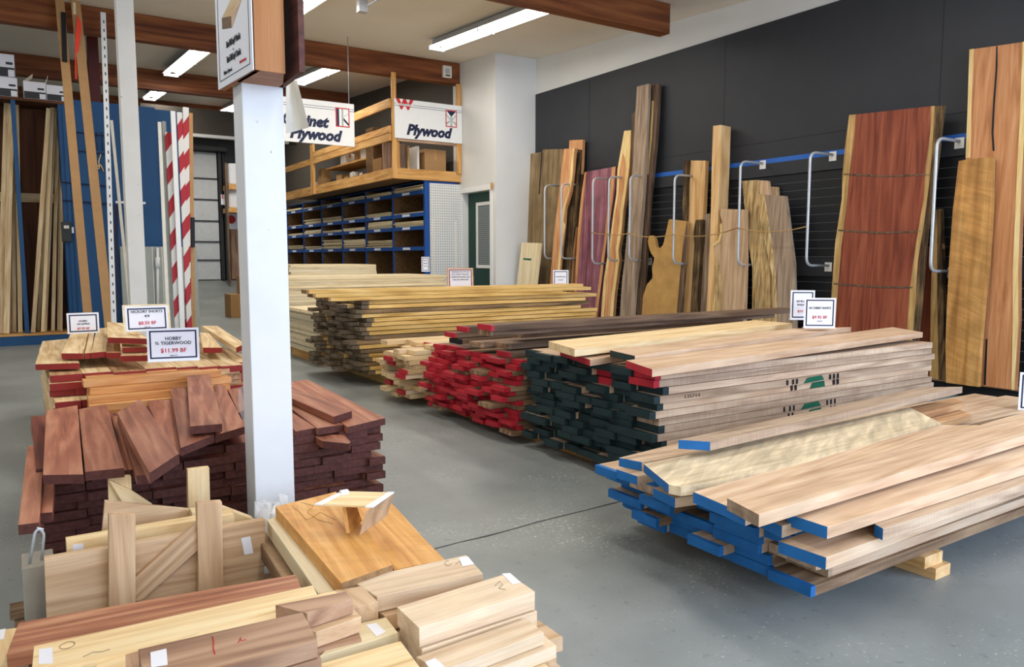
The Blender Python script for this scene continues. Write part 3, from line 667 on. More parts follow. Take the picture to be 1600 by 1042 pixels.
pg = box('pegboard_panel', (at(671, 300, 'y', 10.97).x, 10.953, 0), (XO-.002, 10.972, 2.33), M['peg']); tag(pg, 'white pegboard end panel between the blue bins and the white door', 'pegboard')
for x in (.02, .45):
    pass
st = tag(box('channel_strip', (pg.matrix_basis.translation.x-.24, 10.938, .4), (pg.matrix_basis.translation.x-.225, 10.952, 1.75), M['cream']), 'left cream channel strip on the white pegboard', 'strip')
st = tag(box('channel_strip', (pg.matrix_basis.translation.x+.17, 10.938, .4), (pg.matrix_basis.translation.x+.195, 10.952, 1.75), M['cream']), 'right cream channel strip on the white pegboard', 'strip')

# ================================================================== PIPE HOOPS ON THE WALL
XH = 6.47
hoop_y = []
hl = ['leftmost', 'second', 'third', 'fourth', 'fifth', 'sixth', 'seventh', 'eighth', 'rightmost']
hd = ['beside the tan live-edge board', 'in front of the tan live-edge board', 'in front of the purple board', 'at the right edge of the purple board', 'in front of the tall grey board', 'over the burl slab', 'left of the bark-edged boards', 'left of the big red slab', 'between the red slab and the honey slab']
for i, (u, vt, vb) in enumerate(((851, 289, 404), (877, 287, 404), (926, 278, 412), (951, 276, 407), (984, 274, 407), (1053, 273, 412), (1155, 252, 414), (1263, 238, 415), (1459, 216, 424))):
    y = at(u, (vt+vb)/2, 'x', XH).y; hoop_y.append(y)
    zt = at(u, vt, 'x', XH).z; zb_ = at(u, vb, 'x', XH).z
    t = thing('pipe_hoop', '%s galvanised pipe hoop on the black wall, %s' % (hl[i], hd[i]), 'pipe hoop', (XR-.05, y, zb_))
    adopt(tube('pipe', rounded([(XR-.052, y, zt), (XH, y, zt), (XH, y, zb_), (XR-.052, y, zb_)], .09), .0135, M['gal'], seg=10), t)
    for zz in (zt, zb_): 
        if (zz, i) : adopt(box('bracket', (XR-.052 if zz > 1.5 else XR-.052, y-.04, zz-.06), (XR-.0505, y+.04, zz+.03), M['metal_white']), t)
cp = []
for i, y in enumerate(hoop_y[2:8]):
    z = at(0+[926, 951, 984, 1053, 1155, 1263][i], [362, 365, 364, 366, 356, 354][i], 'x', XH).z
    if cp:
        a = cp[-1]
        for k in range(1, 6):
            q = k/6; sag = .16*abs(y-a[1])/1.0*4*q*(1-q)*.35
            cp.append((XH-.02, a[1]+(y-a[1])*q, a[2]+(z-a[2])*q-sag))
    cp.append((XH-.02, y, z))
tag(tube('chain', cp, .006, M['sapd'], seg=6), 'thin brass chain strung between the pipe hoops', 'chain')
cp = [(XH-.02, hoop_y[0], 1.45), (XH-.03, hoop_y[0]-.25, 1.36), (XH-.02, hoop_y[1], 1.42), (XH-.03, hoop_y[1]-.3, 1.37), (XH-.02, hoop_y[2]+.1, 1.5)]

# ================================================================== SLABS LEANING ON THE WALL
def slab(name, px, mat, label, off=0., sl=.05, th=.045, strips=(), floor_idx=(), z0=.12, cat='slab', side=None, group=None, xt=6.815, bevel=.003):
    """outline px (u,v) put on a plane leaning against the wall; off moves it out from the wall; strips = [(px, mat, name)]"""
    vt = min(px, key=lambda p: p[1])
    xtop = xt-th-off; zt = at(vt[0], vt[1], 'x', xtop).z; xb = xtop-sl*zt
    def on(u, v):
        d = ray(u, v); # plane: x - xb' = sl*z   with the top touching the wall
        t = (xb+sl*H)/(d.x-sl*d.z); return Vector((0, 0, H))+d*t
    upv = Vector((sl, 0, 1)).normalized(); nrm = Vector((1, 0, -sl)).normalized()
    P = []
    for i, (u, v) in enumerate(px):
        p = on(u, v)
        if i in floor_idx: p = p-upv*((p.z-z0)/upv.z)
        P.append(p)
    o = prism(name, P, nrm*th, mat, upv, None, None, bevel if not strips else 0, side)
    tag(o, label, cat, group)
    fn = -nrm
    for q in strips:
        sp, sm, sn = q[:3]; fi = q[3] if len(q) > 3 else (); dth = q[4] if len(q) > 4 else .004
        Q = []
        for i, (u, v) in enumerate(sp):
            p = on(u, v)
            if i in fi: p = p-upv*((p.z-z0)/upv.z)
            Q.append(p+fn*dth)
        prism(sn, Q, nrm*(dth if dth < .01 else dth+th), sm, upv, o)
    return o
c = lambda *a: [(780+x/2.606, 100+y/2.606) for x, y in a]
d = lambda *a: [(1050+x/2.977, 150+y/2.977) for x, y in a]
e3 = lambda *a: [(1280+x/1.7367, 40+y/1.7367) for x, y in a]
slab('wood_slab', c((92, 382), (128, 366), (175, 358), (178, 348), (258, 346), (255, 420), (246, 500), (232, 640), (215, 760), (195, 875), (78, 875), (86, 720), (88, 600), (97, 480)), M['s_olive'], 'wide dull olive-brown slab leaning in the wall corner', .0, .045, floor_idx=(9, 10),
     strips=[(c((173, 358), (177, 358), (165, 530), (161, 530)), M['ink'], 'crack')])
slab('plywood_board', c((92, 727), (172, 729), (148, 878), (65, 878)), M['ply'], 'short pale panel with a green mark leaning in front of the olive slab', .30, .1, .02, floor_idx=(2, 3), cat='panel', z0=.003,
     strips=[(c((99, 790), (131, 792), (130, 799), (99, 797)), M['green'], 'green_mark')])
slab('live_edge_board', c((286, 311), (340, 308), (336, 420), (318, 600), (290, 840), (262, 840), (275, 500)), M['s_tan'], 'reddish board with dark bark edge just right of the tan live-edge board', .0, .045, floor_idx=(4, 5), cat='board',
     strips=[(c((310, 345), (338, 350), (334, 430), (330, 520), (318, 620), (304, 740), (290, 840), (242, 840), (256, 720), (262, 600), (290, 500)), M['bark'], 'bark', (6, 7), .03)])
slab('live_edge_board', c((262, 346), (307, 343), (300, 430), (290, 520), (268, 590), (263, 660), (250, 780), (232, 870), (200, 870), (222, 700), (240, 560)), M['s_tan'], 'tan board with cream sapwood edge standing near the wall corner', .14, .045, floor_idx=(7, 8), cat='board',
     strips=[(c((300, 346), (307, 343), (298, 470), (272, 570), (262, 640), (270, 655), (256, 760), (232, 870), (225, 870), (246, 760), (257, 660), (256, 600), (281, 520)), M['sap'], 'sapwood', (7, 8))])
slab('purple_board', c((349, 440), (475, 417), (472, 500), (455, 620), (440, 700), (420, 860), (395, 1015), (300, 1015), (306, 900), (318, 720), (330, 600), (334, 540)), M['purple'], 'wide purple board standing left of the sap-edged board', .02, .05, floor_idx=(6, 7), cat='board',
     strips=[(c((461, 420), (475, 417), (455, 620), (440, 700), (395, 1015), (384, 1015), (430, 700)), M['s_tan'], 'sapwood', (4, 5)), (c((349, 440), (355, 439), (339, 600), (318, 880), (306, 1015), (300, 1015), (318, 720), (334, 540)), M['s_tan'], 'sapwood', (4, 5))])
slab('live_edge_board', c((510, 272), (537, 270), (535, 340), (530, 420), (518, 520), (505, 600), (497, 700), (486, 760), (490, 800), (470, 940), (462, 1015), (414, 1015), (420, 930), (428, 870), (445, 760), (458, 670), (467, 600), (478, 530), (482, 430), (498, 340)), M['s_tan'], 'narrow orange board edged in cream sapwood on both sides', .06, .05, floor_idx=(10, 11), cat='board',
     strips=[(c((510, 272), (537, 270), (535, 340), (530, 420), (521, 440), (512, 378), (503, 360), (498, 340)), M['sap'], 'sapwood'),
             (c((530, 420), (518, 520), (505, 600), (497, 700), (486, 760), (490, 800), (470, 940), (462, 1015), (450, 1015), (458, 940), (478, 800), (476, 750), (487, 680), (496, 590), (508, 510), (521, 420)), M['sap'], 'sapwood', (7, 8)),
             (c((498, 340), (482, 430), (478, 530), (467, 600), (458, 670), (445, 760), (428, 870), (414, 1015), (424, 1015), (436, 880), (453, 765), (465, 675), (474, 600), (486, 530), (490, 440), (503, 365)), M['sap'], 'sapwood', (7, 8))])
slab('walnut_board', c((608, 85), (650, 80), (645, 200), (636, 330), (622, 470), (612, 560), (600, 740), (583, 1005), (540, 1005), (560, 820), (585, 560)), M['s_dark'], 'dark tall board behind the tall grey board', .0, .05, floor_idx=(7, 8), cat='board',
     strips=[(c((612, 84), (620, 83), (606, 360), (592, 560), (566, 1005), (556, 1005), (584, 560), (600, 330)), M['bark'], 'bark', (4, 5), .012), (c((622, 150), (629, 150), (622, 300), (607, 450), (601, 450), (614, 300)), M['sap'], 'sapwood')])
slab('walnut_board', c((540, 205), (556, 190), (560, 420), (545, 560), (530, 560), (538, 400)), M['s_dark'], 'short dark strip seen left of the tall grey board', .04, .05, cat='board', floor_idx=())
slab('walnut_board', c((560, 92), (608, 80), (606, 160), (598, 330), (588, 520), (578, 640), (566, 800), (556, 880), (545, 1005), (490, 1005), (500, 880), (510, 800), (524, 650), (534, 540), (544, 400), (552, 250)), M['s_grey'], 'tallest grey-brown board at the middle of the wall', .07, .05, floor_idx=(8, 9), cat='board')
slab('bark_board', d((66, 300), (156, 300), (150, 430), (145, 550), (138, 760), (130, 985), (45, 985), (58, 700), (62, 450)), M['post'], 'tan upright board with thick bark on its left edge', .0, .04, floor_idx=(5, 6), cat='board', th=.06,
     strips=[(d((64, 302), (88, 300), (82, 400), (80, 520), (74, 640), (66, 800), (52, 985), (38, 985), (52, 800), (62, 620), (56, 520), (62, 440), (58, 380)), M['bark'], 'bark', (6, 7), .03)])
slab('burl_slab', c((690, 634), (700, 632), (765, 640), (760, 700), (755, 760), (742, 880), (730, 990), (580, 1000), (585, 950), (600, 900), (625, 870), (622, 830), (632, 790), (618, 770), (608, 740), (605, 718), (612, 700), (622, 698), (633, 712), (640, 745), (655, 750), (668, 735), (676, 700), (684, 665)), M['burl'], 'pale burl slab with a bite-shaped notch on its left side', .11, .05, floor_idx=(6, 7),
     strips=[(c((765, 640), (768, 700), (756, 850), (742, 990), (722, 990), (738, 860), (750, 740)), M['s_dark'], 'bark', (3, 4), .006)])
slab('bark_board', d((110, 576), (140, 574), (138, 680), (128, 800), (118, 975), (86, 975), (96, 800), (104, 690), (98, 640)), M['bark'], 'narrow rough bark-covered offcut in front of the bark-edged board', .10, .04, floor_idx=(4, 5), cat='board', th=.05)
slab('grey_board', d((146, 550), (176, 547), (172, 760), (165, 975), (132, 975), (140, 760)), M['s_grey'], 'grey narrow board between the bark offcut and the tall post', .05, .04, floor_idx=(3, 4), cat='board')
slab('tall_post', d((190, 139), (228, 134), (222, 330), (214, 530), (206, 760), (198, 976), (163, 976), (174, 700), (180, 530), (184, 330)), M['post'], 'tall square-edged pale post with knots, tallest right of the burl slab', .005, .045, th=.16, floor_idx=(5, 6), cat='post')
slab('wide_board', d((228, 525), (342, 528), (343, 760), (344, 972), (198, 975), (206, 800), (196, 700), (224, 680), (234, 640), (233, 590), (224, 550)), M['beech'], 'wide pinkish board with a curved left edge beside the tall post', .17, .04, floor_idx=(3, 4), cat='board',
     strips=[(d((233, 590), (234, 640), (224, 680), (196, 700), (190, 690), (215, 670), (226, 640), (225, 600)), M['sap'], 'sapwood', (), .01), (d((204, 740), (212, 745), (232, 850), (238, 972), (200, 975)), M['spalt'], 'bark', (3, 4), .008)])
slab('pale_offcut', d((440, 420), (487, 422), (490, 480), (520, 700), (480, 700), (450, 560)), M['beech'], 'small pale board top showing behind the spalted boards', .0, .05, cat='board')
slab('spalted_board', d((330, 395), (352, 393), (398, 391), (444, 394), (452, 460), (470, 640), (500, 800), (520, 975), (392, 960), (378, 800), (362, 700), (346, 560)), M['beech'], 'thick board with mottled bark face right of the pipe hoop', .07, .05, floor_idx=(7, 8), cat='board',
     strips=[(d((330, 396), (398, 391), (412, 480), (436, 640), (462, 800), (478, 975), (392, 960), (378, 800), (362, 700), (346, 560)), M['spalt'], 'bark', (5, 6), .015)])
slab('spalted_board', d((402, 458), (430, 458), (526, 465), (545, 620), (565, 780), (590, 1035), (500, 1035), (480, 880), (466, 780), (440, 640), (415, 560)), M['s_grey'], 'smooth greyish board with a pale bark edge in front of the mottled one', .16, .05, floor_idx=(5, 6), cat='board',
     strips=[(d((402, 458), (430, 458), (446, 560), (468, 700), (484, 850), (505, 1035), (494, 1035), (474, 850), (452, 740), (420, 600)), M['spalt'], 'bark', (5, 6), .02)])
slab('dark_board', e3((310, 500), (330, 498), (334, 600), (336, 740), (344, 952), (300, 955), (303, 740)), M['sapd'], 'narrow brown live-edge board just right of the big red slab', .05, .04, floor_idx=(4, 5), cat='board',
     strips=[(e3((322, 499), (331, 500), (338, 740), (344, 952), (326, 953), (322, 740)), M['bark'], 'bark', (3, 4), .01)])
slab('red_slab', e3((262, 600), (298, 600), (302, 780), (300, 952), (250, 952), (255, 780)), M['s_red'], 'red slab edge showing behind the big red slab', .0, .04, floor_idx=(3, 4))
slab('red_slab', e3((82, 243), (200, 230), (310, 218), (304, 330), (296, 420), (280, 530), (262, 640), (250, 740), (240, 825), (28, 825), (36, 700), (44, 590), (62, 470), (64, 400), (72, 320)), M['s_red'], 'biggest dark red slab with tan sapwood down both sides', .10, .045, th=.06, floor_idx=(8, 9),
     strips=[(e3((82, 243), (99, 241), (94, 320), (82, 400), (76, 480), (60, 600), (52, 700), (42, 825), (28, 825), (36, 700), (44, 590), (62, 470), (64, 400), (72, 320)), M['sapd'], 'sapwood', (7, 8)),
             (e3((68, 401), (180, 407), (303, 402), (303, 406), (180, 411), (68, 406)), M['s_dark'], 'saw_band'), (e3((53, 553), (160, 560), (280, 556), (279, 561), (160, 565), (53, 558)), M['s_dark'], 'saw_band'), (e3((40, 698), (150, 706), (254, 708), (253, 713), (150, 711), (40, 703)), M['s_dark'], 'saw_band'),
             (e3((304, 219), (314, 218), (312, 260), (307, 340), (300, 420), (284, 540), (268, 640), (262, 740), (254, 825), (240, 825), (246, 720), (262, 600), (284, 470), (290, 380), (302, 290)), M['sapd'], 'sapwood', (8, 9)),
             (e3((314, 219), (342, 217), (332, 300), (318, 420), (296, 560), (284, 700), (272, 825), (254, 825), (264, 700), (284, 540), (304, 400), (311, 300)), M['bark'], 'bark', (6, 7), -.012)])
slab('orange_slab', e3((408, 65), (480, 55), (570, 42), (566, 140), (558, 260), (552, 380), (545, 520), (540, 660), (540, 800), (530, 985), (436, 975), (420, 975), (400, 600), (398, 360), (404, 200)), M['s_orange'], 'tallest orange slab with a long crack at the right end of the wall', .0, .045, th=.06, floor_idx=(9, 10, 11),
     strips=[(e3((408, 65), (420, 63), (414, 200), (410, 358), (398, 360), (404, 200)), M['sap'], 'sapwood'),
             (e3((553, 44), (570, 42), (558, 260), (552, 380), (545, 520), (540, 660), (540, 800), (530, 985), (522, 985), (526, 800), (526, 660), (533, 500), (538, 380), (545, 250)), M['sap'], 'sapwood', (7, 8)),
             (e3((481, 56), (484, 56), (484, 110), (477, 210), (473, 290), (476, 340), (471, 340), (468, 290), (473, 200), (479, 120)), M['ink'], 'crack'),
             (e3((453, 850), (457, 850), (452, 975), (447, 975)), M['ink'], 'crack')])
slab('honey_slab', e3((378, 367), (400, 363), (470, 355), (467, 500), (458, 640), (446, 760), (436, 880), (432, 974), (343, 966), (342, 860), (346, 760), (352, 640), (362, 500)), M['s_honey'], 'shorter honey-coloured figured slab leaning on the tall orange slab', .13, .05, th=.05, floor_idx=(7, 8))
slab('paper_tag', e3((522, 475), (544, 474), (544, 483), (522, 484)), M['paper'], 'small white paper tag stuck on the orange slab', .125, .045, th=.002, cat='tag') if False else None

# ================================================================== THE BIG LUMBER STACKS
def dunnage(x0, x1, y0, y1, h, n, label, mat='fir', z0=0):
    t = thing('wooden_pallet', label, 'pallet', ((x0+x1)/2, (y0+y1)/2, z0))
    for k in range(n):
        x = x0+(x1-x0-.1)*k/(n-1)
        adopt(box('bearer', (x, y0, z0), (x+.09, y1, z0+h-.002), M[mat]), t)
    return t
random.seed(5)
# ply stack, front
for k in range(27):
    o = box('plywood_sheet', (2.72+random.uniform(-.02, .02), 7.98+random.uniform(-.015, .015), .12+k*.0172), (5.2, 9.22+random.uniform(-.015, .015), .12+k*.0172+.0162), M['ply'] if k == 26 else random.choice([M['plyedge'], M['plyedge'], M['ply']]))
    tag(o, 'full plywood sheet in the low stack on the floor left of the yellow boards', 'plywood sheet', 'plywood sheets in the low front stack')
dunnage(2.8, 5.1, 8.0, 9.2, .12, 4, 'bearers under the low front plywood stack')
dunnage(2.85, 4.9, 9.42, 10.6, .10, 4, 'bearers under the taller plywood stack at the back')
for k in range(24):
    sp = 4.95 if k < 18 else 5.0
    o = box('plywood_sheet', (2.80+random.uniform(-.02, .02), 9.4+random.uniform(-.012, .012), .10+k*.0345), (sp+random.uniform(-.02, .03), 10.62, .10+k*.0345+.033), M['ply'] if k == 23 else random.choice([M['plyedge'], M['ply']]))
    tag(o, 'thick plywood sheet in the taller stack behind the yellow boards', 'plywood sheet', 'plywood sheets in the taller back stack')
for k in range(28):
    o = box('plywood_sheet', (3.3+random.uniform(-.015, .015), 10.85, .10+k*.0345), (4.62+random.uniform(-.015, .015), 12.0, .10+k*.0345+.033), M['ply'] if k == 27 else random.choice([M['plyedge'], M['ply']]))
    tag(o, 'plywood sheet in the rearmost stack beside the blue bins', 'plywood sheet', 'plywood sheets in the rearmost stack')
dunnage(3.35, 4.55, 10.87, 11.98, .10, 3, 'bearers under the rearmost plywood stack')

# yellow rough boards
YS = stack(2.55, 6.42, 7.62, .12, 17, .034, (.13, .2), 2.6, .10, [M['yellow'], M['yellow'], M['yellowr']], [M['weathered']], 'rough yellow board with a weathered end in the tall stack before the plywood', 'rough yellow boards', name='yellow_board', pl=.07, lj=.08, gap=.0055)
for (u, v, L, w, z, lab) in ((497, 460, 3.0, .16, .86, 'long yellow board jutting out left on top of the yellow stack'), (507, 455, 2.95, .15, .90, 'topmost clean yellow board of the yellow stack'), (523, 466, 2.5, .17, .825, 'clean yellow board on the near top edge of the yellow stack')):
    p = at(u, v, 'z', z); put_board(board_data(L, w, .032, [M['yellow'], M['yellowr']]), p.x, max(p.y-w, 6.42), z-.034 if z < .88 else z-.04, -.012, 'board', lab)
t = dunnage(2.85, 5.0, 6.42, 7.6, .118, 4, 'yellow timber skid under the yellow boards', 'yellow')
# pale boards, between yellow and red stacks
stack(2.62, 5.3, 5.95, .06, 12, .034, (.11, .16), 2.4, .16, [M['hick'], M['pale'], M['maple']], [M['pale'], M['hick'], M['hick'], M['p_red']], 'short-faced pale board end showing behind the red-ended stack', 'pale boards behind the red stack', name='pale_board', lj=.05)
dunnage(2.8, 4.9, 5.32, 5.92, .058, 3, 'bearers under the pale boards behind the red stack')
tag(box('blue_end_board', (2.42, 5.98, .475), (4.6, 6.12, .515), M['hick']), 'pale board lying alone at the back of the pale boards', 'board') if False else None
# red-ended walnut stack
stack(2.6, 3.93, 5.12, .06, 15, .0295, (.11, .18), 2.55, .062, [M['walnut'], M['walnut'], M['walnutr']], [M['p_red']]*12+[M['walnutr']], 'dark board with a red painted end in the low red-ended stack', 'red-ended dark boards', name='dark_board', pl=.05, lj=.05, lay=lambda l: -.03+.08*abs(l-7)/7-.05)
dunnage(2.75, 5.0, 3.95, 5.1, .058, 3, 'bearers under the red-ended stack')
zt = .06+15*.0315
for (u, v, L, w, dz, paint, lab) in ((763, 508, 2.9, .17, .19, 'p_red', 'longest dark board on top of the red-ended stack, reaching right'),
        (762, 516, 2.7, .15, .15, 'walnutr', 'dark board directly below the longest one on the red-ended stack'),
        (726, 511, 2.3, .15, .115, 'p_red', 'red-ended dark board jutting left under the long top boards'),
        (706, 520, 2.5, .14, .08, 'p_red', 'red-ended board at the far left top of the red stack'),
        (715, 530, 2.2, .15, .04, 'ink', 'dark-ended board lying below the red top boards'),
        (748, 535, 2.1, .16, .04, 'walnutr', 'unpainted grey-brown board on the middle of the red stack top'),
        (790, 537, 2.0, .18, .04, 'walnutr', 'unpainted brown board above the green-ended stack corner'),
        (790, 550, 2.0, .14, .0, 'p_red', 'red-ended board at the near top edge of the red stack'),
        (812, 520, 2.2, .12, .10, 'walnutr', 'short dark board with square end beside the long top boards')):
    p = at(u, v, 'z', zt+dz+.034); y = min(max(p.y-w*.2, 3.9), 4.98)
    put_board(board_data(L, w, .034, [M['walnut'], M[paint]]), p.x, y, zt+dz, random.uniform(-.01, .01), 'board', lab)
# green-ended cherry stack
random.seed(13)
GS = stack(2.62, 2.72, 3.86, .07, 14, .037, (.12, .19), 2.5, .05, [M['cherryr'], M['cherryr'], M['cherry']], [M['p_green']]*30+[M['cherryr']], 'board with a dark green painted end in the big near stack', 'green-ended boards', name='cherry_board', pl=.04, lj=.02, gap=.0015)
dunnage(2.75, 5.0, 2.74, 3.84, .068, 3, 'bearers under the green-ended stack')
hb([(978, 563), (1395, 511), (1442, 519), (1019, 577)], .665, .036, M['cherry'], 'red-ended clean board on the near top edge of the green-ended stack', paint=(M['p_red'], [3]))
hb([(953, 547), (1240, 513), (1330, 511), (992, 556)], .681, .034, M['cherry'], 'green-ended board second from the front on the green-ended stack top', paint=(M['p_green'], [3]))
hb([(875, 546), (1150, 513), (1240, 513), (922, 562)], .645, .034, M['cherry'], 'red-ended board on the left of the green-ended stack top', paint=(M['p_red'], [3]))
hb([(857, 533), (1180, 500), (1238, 505), (898, 545)], .70, .042, M['pale'], 'palest board lying across the back of the green-ended stack', paint=None)
for (u, v, w, z, pt, lab) in ((884, 572, .16, .60, 'p_red', 'short red-ended board under the green stack top'), (948, 570, .13, .625, 'p_red', 'bright red board end below the clean top boards'), (905, 583, .15, .59, 'p_red', 'red board end above the notched green ends')):
    p = at(u, v, 'z', z); put_board(board_data(1.0, w, .03, [M['cherry'], M[pt]]), p.x, p.y-w*.7, z-.03, 0, 'board', lab) if False else None
# stencilled marks and numbers on the near side of the green-ended stack
def side_mark(px, mat, name='stencil', y=None):
    lay = None
    P = [at(u, v, 'y', 2.705) for u, v in px]
    zc = sum(p.z for p in P)/len(P); row = min(GS, key=lambda r: abs(r[0][5]+.018-zc))
    o = row[0][0]
    base = o.location.y
    P = [at(u, v, 'y', base-.0035) for u, v in px]
    zlo, zhi = row[0][5]+.001, row[0][5]+.036
    zm = (min(p.z for p in P)+max(p.z for p in P))/2; sh_ = (zlo+zhi)/2-zm
    P = [Vector((p.x, p.y, min(max(p.z+sh_, zlo), zhi))) for p in P]
    pass
    m = prism(name, P, (0, .001, 0), mat, Vector((1, 0, 0)))
    m.parent = o; m.matrix_basis = o.matrix_basis.inverted()@m.matrix_basis if True else None
    return m
bpy.context.view_layer.update()
def side_logo(u0, v0, wpx, drop):
    """two board heights of green trapezoid and dark bars either side"""
    k = drop
    side_mark([(u0, v0+13), (u0+6, v0+3), (u0+28, v0-2), (u0+32, v0+6)], M['green'])
    side_mark([(u0+10, v0+24), (u0+14, v0+14), (u0+32, v0+9), (u0+33, v0+20)], M['green'])
    for dx, dy in ((-27, 8), (-18, 7), (-12, 6), (40, -3), (46, -4), (52, -5)):
        side_mark([(u0+dx, v0+dy), (u0+dx+3, v0+dy-.8), (u0+dx+3, v0+dy+7), (u0+dx, v0+dy+7.8)], M['ink'])
    for dx, dy in ((-20, 18), (-14, 18), (46, 6), (52, 5)):
        side_mark([(u0+dx, v0+dy), (u0+dx+3, v0+dy-.8), (u0+dx+3, v0+dy+7), (u0+dx, v0+dy+7.8)], M['ink'])
p_ = at(1085, 616, 'y', 2.705); ro_ = min(GS, key=lambda q: abs(q[0][5]+.018-p_.z))[0][0]
text('pencil_number', '135714', .026, (p_.x-ro_.location.x, -.0035, .018), M['walnutr'], ro_, sx=1.5)
for li, bi, w_ in ((-1, 0, 'first'), (-2, 0, 'second'), (-2, 2, 'third'), (-3, 2, 'fourth')):
    o = GS[li][bi][0]
    if len(o.data.materials) > 1: o.data.materials[1] = M['p_red']
    tag(o, 'bright red board end among the green ends near the top of the big stack', 'board', 'red ends in the green-ended stack')
side_logo(1256, 587, 30, 0)
side_logo(1251, 626, 30, 0)
# blue-ended stack
random.seed(47)
BS = stack(2.13, 1.45, 2.44, .09, 6, .036, (.13, .22), 3.1, .09, [M['cherryr'], M['cherry'], M['walnutr']], [M['p_blue']]*8+[M['cherryr']], 'board with a blue painted end in the low stack nearest the camera', 'blue-ended boards', name='rough_board', lj=.05, lay=lambda l: -.02*abs(l-2))
t = thing('wooden_pallet', 'low timber skid under the blue-ended boards', 'pallet', (3.3, 1.9, 0))
for x in (2.76, 4.3):
    adopt(box('bearer', (x, 1.42, 0), (x+.10, 2.42, .043), M['post']), t); adopt(box('bearer', (x-.04, 1.44, .0435), (x+.08, 2.42, .088), M['post']), t)
bz = .09+6*.038
hb([(1216, 845), (1690, 693), (1750, 703), (1291, 871)], .345, .036, M['cherry'], 'clean blue-ended board at the near edge, lowest of the loose top boards', paint=(M['p_blue'], [3]))
hb([(1229, 802), (1750, 642), (1810, 662), (1293, 823)], .425, .036, M['cherry'], 'wide pinkish blue-ended board lying nearest the front edge', paint=(M['p_blue'], [3]))
hb([(1366, 818), (1700, 700), (1740, 712), (1380, 826)], .386, .036, M['cherryr'], 'blue-ended board tucked under the wide pinkish board', paint=(M['p_blue'], [3]))
hb([(1136, 778), (1640, 632), (1720, 645), (1186, 804)], .475, .036, M['cherry'], 'brownish long board on top of the middle of the blue-ended stack', paint=(M['s_grey'], [3]))
hb([(1083, 768), (1470, 664), (1560, 664), (1165, 803)], .437, .036, M['cherry'], 'light blue-ended board beneath the brownish long board', paint=(M['p_blue'], [3]))
hb([(1165, 795), (1400, 740), (1440, 752), (1222, 822)], .40, .036, M['cherryr'], 'blue-ended board under the light board, middle of the stack', paint=(M['p_blue'], [3]))
hb([(1006, 725), (1421, 636), (1470, 661), (1249, 724), (1117, 754), (1064, 761), (1045, 757)], .44, .03, M['curly'], 'curly rippled pale board lying slanted on the blue-ended stack', paint=(M['p_blue'], [6]), bevel=0)
hb([(967, 715), (1075, 688), (1190, 690), (1003, 722)], .405, .034, M['cherryr'], 'farthest left blue-ended board under the curly board', paint=(M['p_blue'], [3]))
hb([(963, 733), (1075, 705), (1150, 712), (996, 744)], .37, .034, M['cherryr'], 'blue-ended board below the farthest left one', paint=(M['p_blue'], [3]))
hb([(1020, 762), (1100, 745), (1190, 760), (1055, 778)], .375, .034, M['cherry'], 'short pale-topped blue-ended board below the curly board', paint=(M['p_blue'], [3]))
hb([(1060, 687), (1440, 605), (1504, 604), (1110, 690)], .50, .034, M['cherryr'], 'rough blue-ended board leaning along the green-ended stack', paint=(M['p_blue'], [3]))
hb([(1400, 640), (1490, 622), (1508, 629), (1430, 649)], .42, .03, M['hickb'], 'short board end at the far right of the blue-ended stack')
hb([(1430, 656), (1500, 640), (1518, 648), (1465, 661)], .385, .03, M['hickb'], 'lower short board end at the far right of the blue-ended stack')

# ================================================================== LEFT STORAGE RACK
YL = 12.1
def X(u, y=YL, v=350): return at(u, v, 'y', y).x
rk = thing('moulding_rack', 'dark wood backed rack of tall bays holding leaning boards, far left', 'rack', (X(40), YL, 0))
xl, xr_ = -1.6, X(113)
adopt(box('kick_board', (xl, YL, 0), (xr_, YL+.04, .125), M['blue']), rk)
adopt(box('bottom_shelf', (xl, YL-.01, .126), (xr_, YL+.62, .155), M['fir']), rk)
adopt(box('back_panel', (xl, YL+.60, .156), (xr_, YL+.62, 3.2), M['rackply']), rk)
adopt(box('top_shelf', (xl, YL-.01, 3.205), (xr_, YL+.62, 3.24), M['rackply']), rk)
adopt(box('cross_rail', (xl, YL+.55, 1.93), (X(99), YL+.599, 2.05), M['mould']), rk)
for u in (32, 104, -60): adopt(box('divider', (X(u)-.025, YL, .156), (X(u)+.025, YL+.599, 3.204), M['blue']), rk)
def lean(name, pt, pb, w, t, mat, parent=None, label=None, cat='board', group=None, bevel=.0):
    """upright piece between bottom and top centre points, w wide along x, t deep"""
    pt = Vector(pt); pb = Vector(pb); ax = (pt-pb).normalized(); xw = (Vector((1, 0, 0))-ax*ax.x).normalized(); yd = ax.cross(xw).normalized()
    P = [pb-xw*w/2, pb+xw*w/2, pt+xw*w/2, pt-xw*w/2]; P = [p-yd*t/2 for p in P]
    o = prism(name, P, yd*t, mat, ax, parent, None, bevel)
    if label: tag(o, label, cat, group)
    return o
random.seed(9)
def A(u, v, y): return at(u, v, 'y', y)
for (ut, vt, ub, wpx, m, dy) in ((12, 163, 0, 11, 'mould', .2), (18, 164, 10, 9, 'mould', .14), (20, 165, 23, 6, 'mould', .3), (26, 163, 32, 7, 'pale', .25), (22, 165, 17, 7, 'mould', .35)):
    lean('moulding_board', A(ut, vt, YL+dy+.12), A(ub, 522, YL+dy)*1, wpx*.0074, .02, M[m], None, 'pale moulding board leaning in the leftmost bay of the dark rack', 'board', 'boards in the leftmost rack bay')
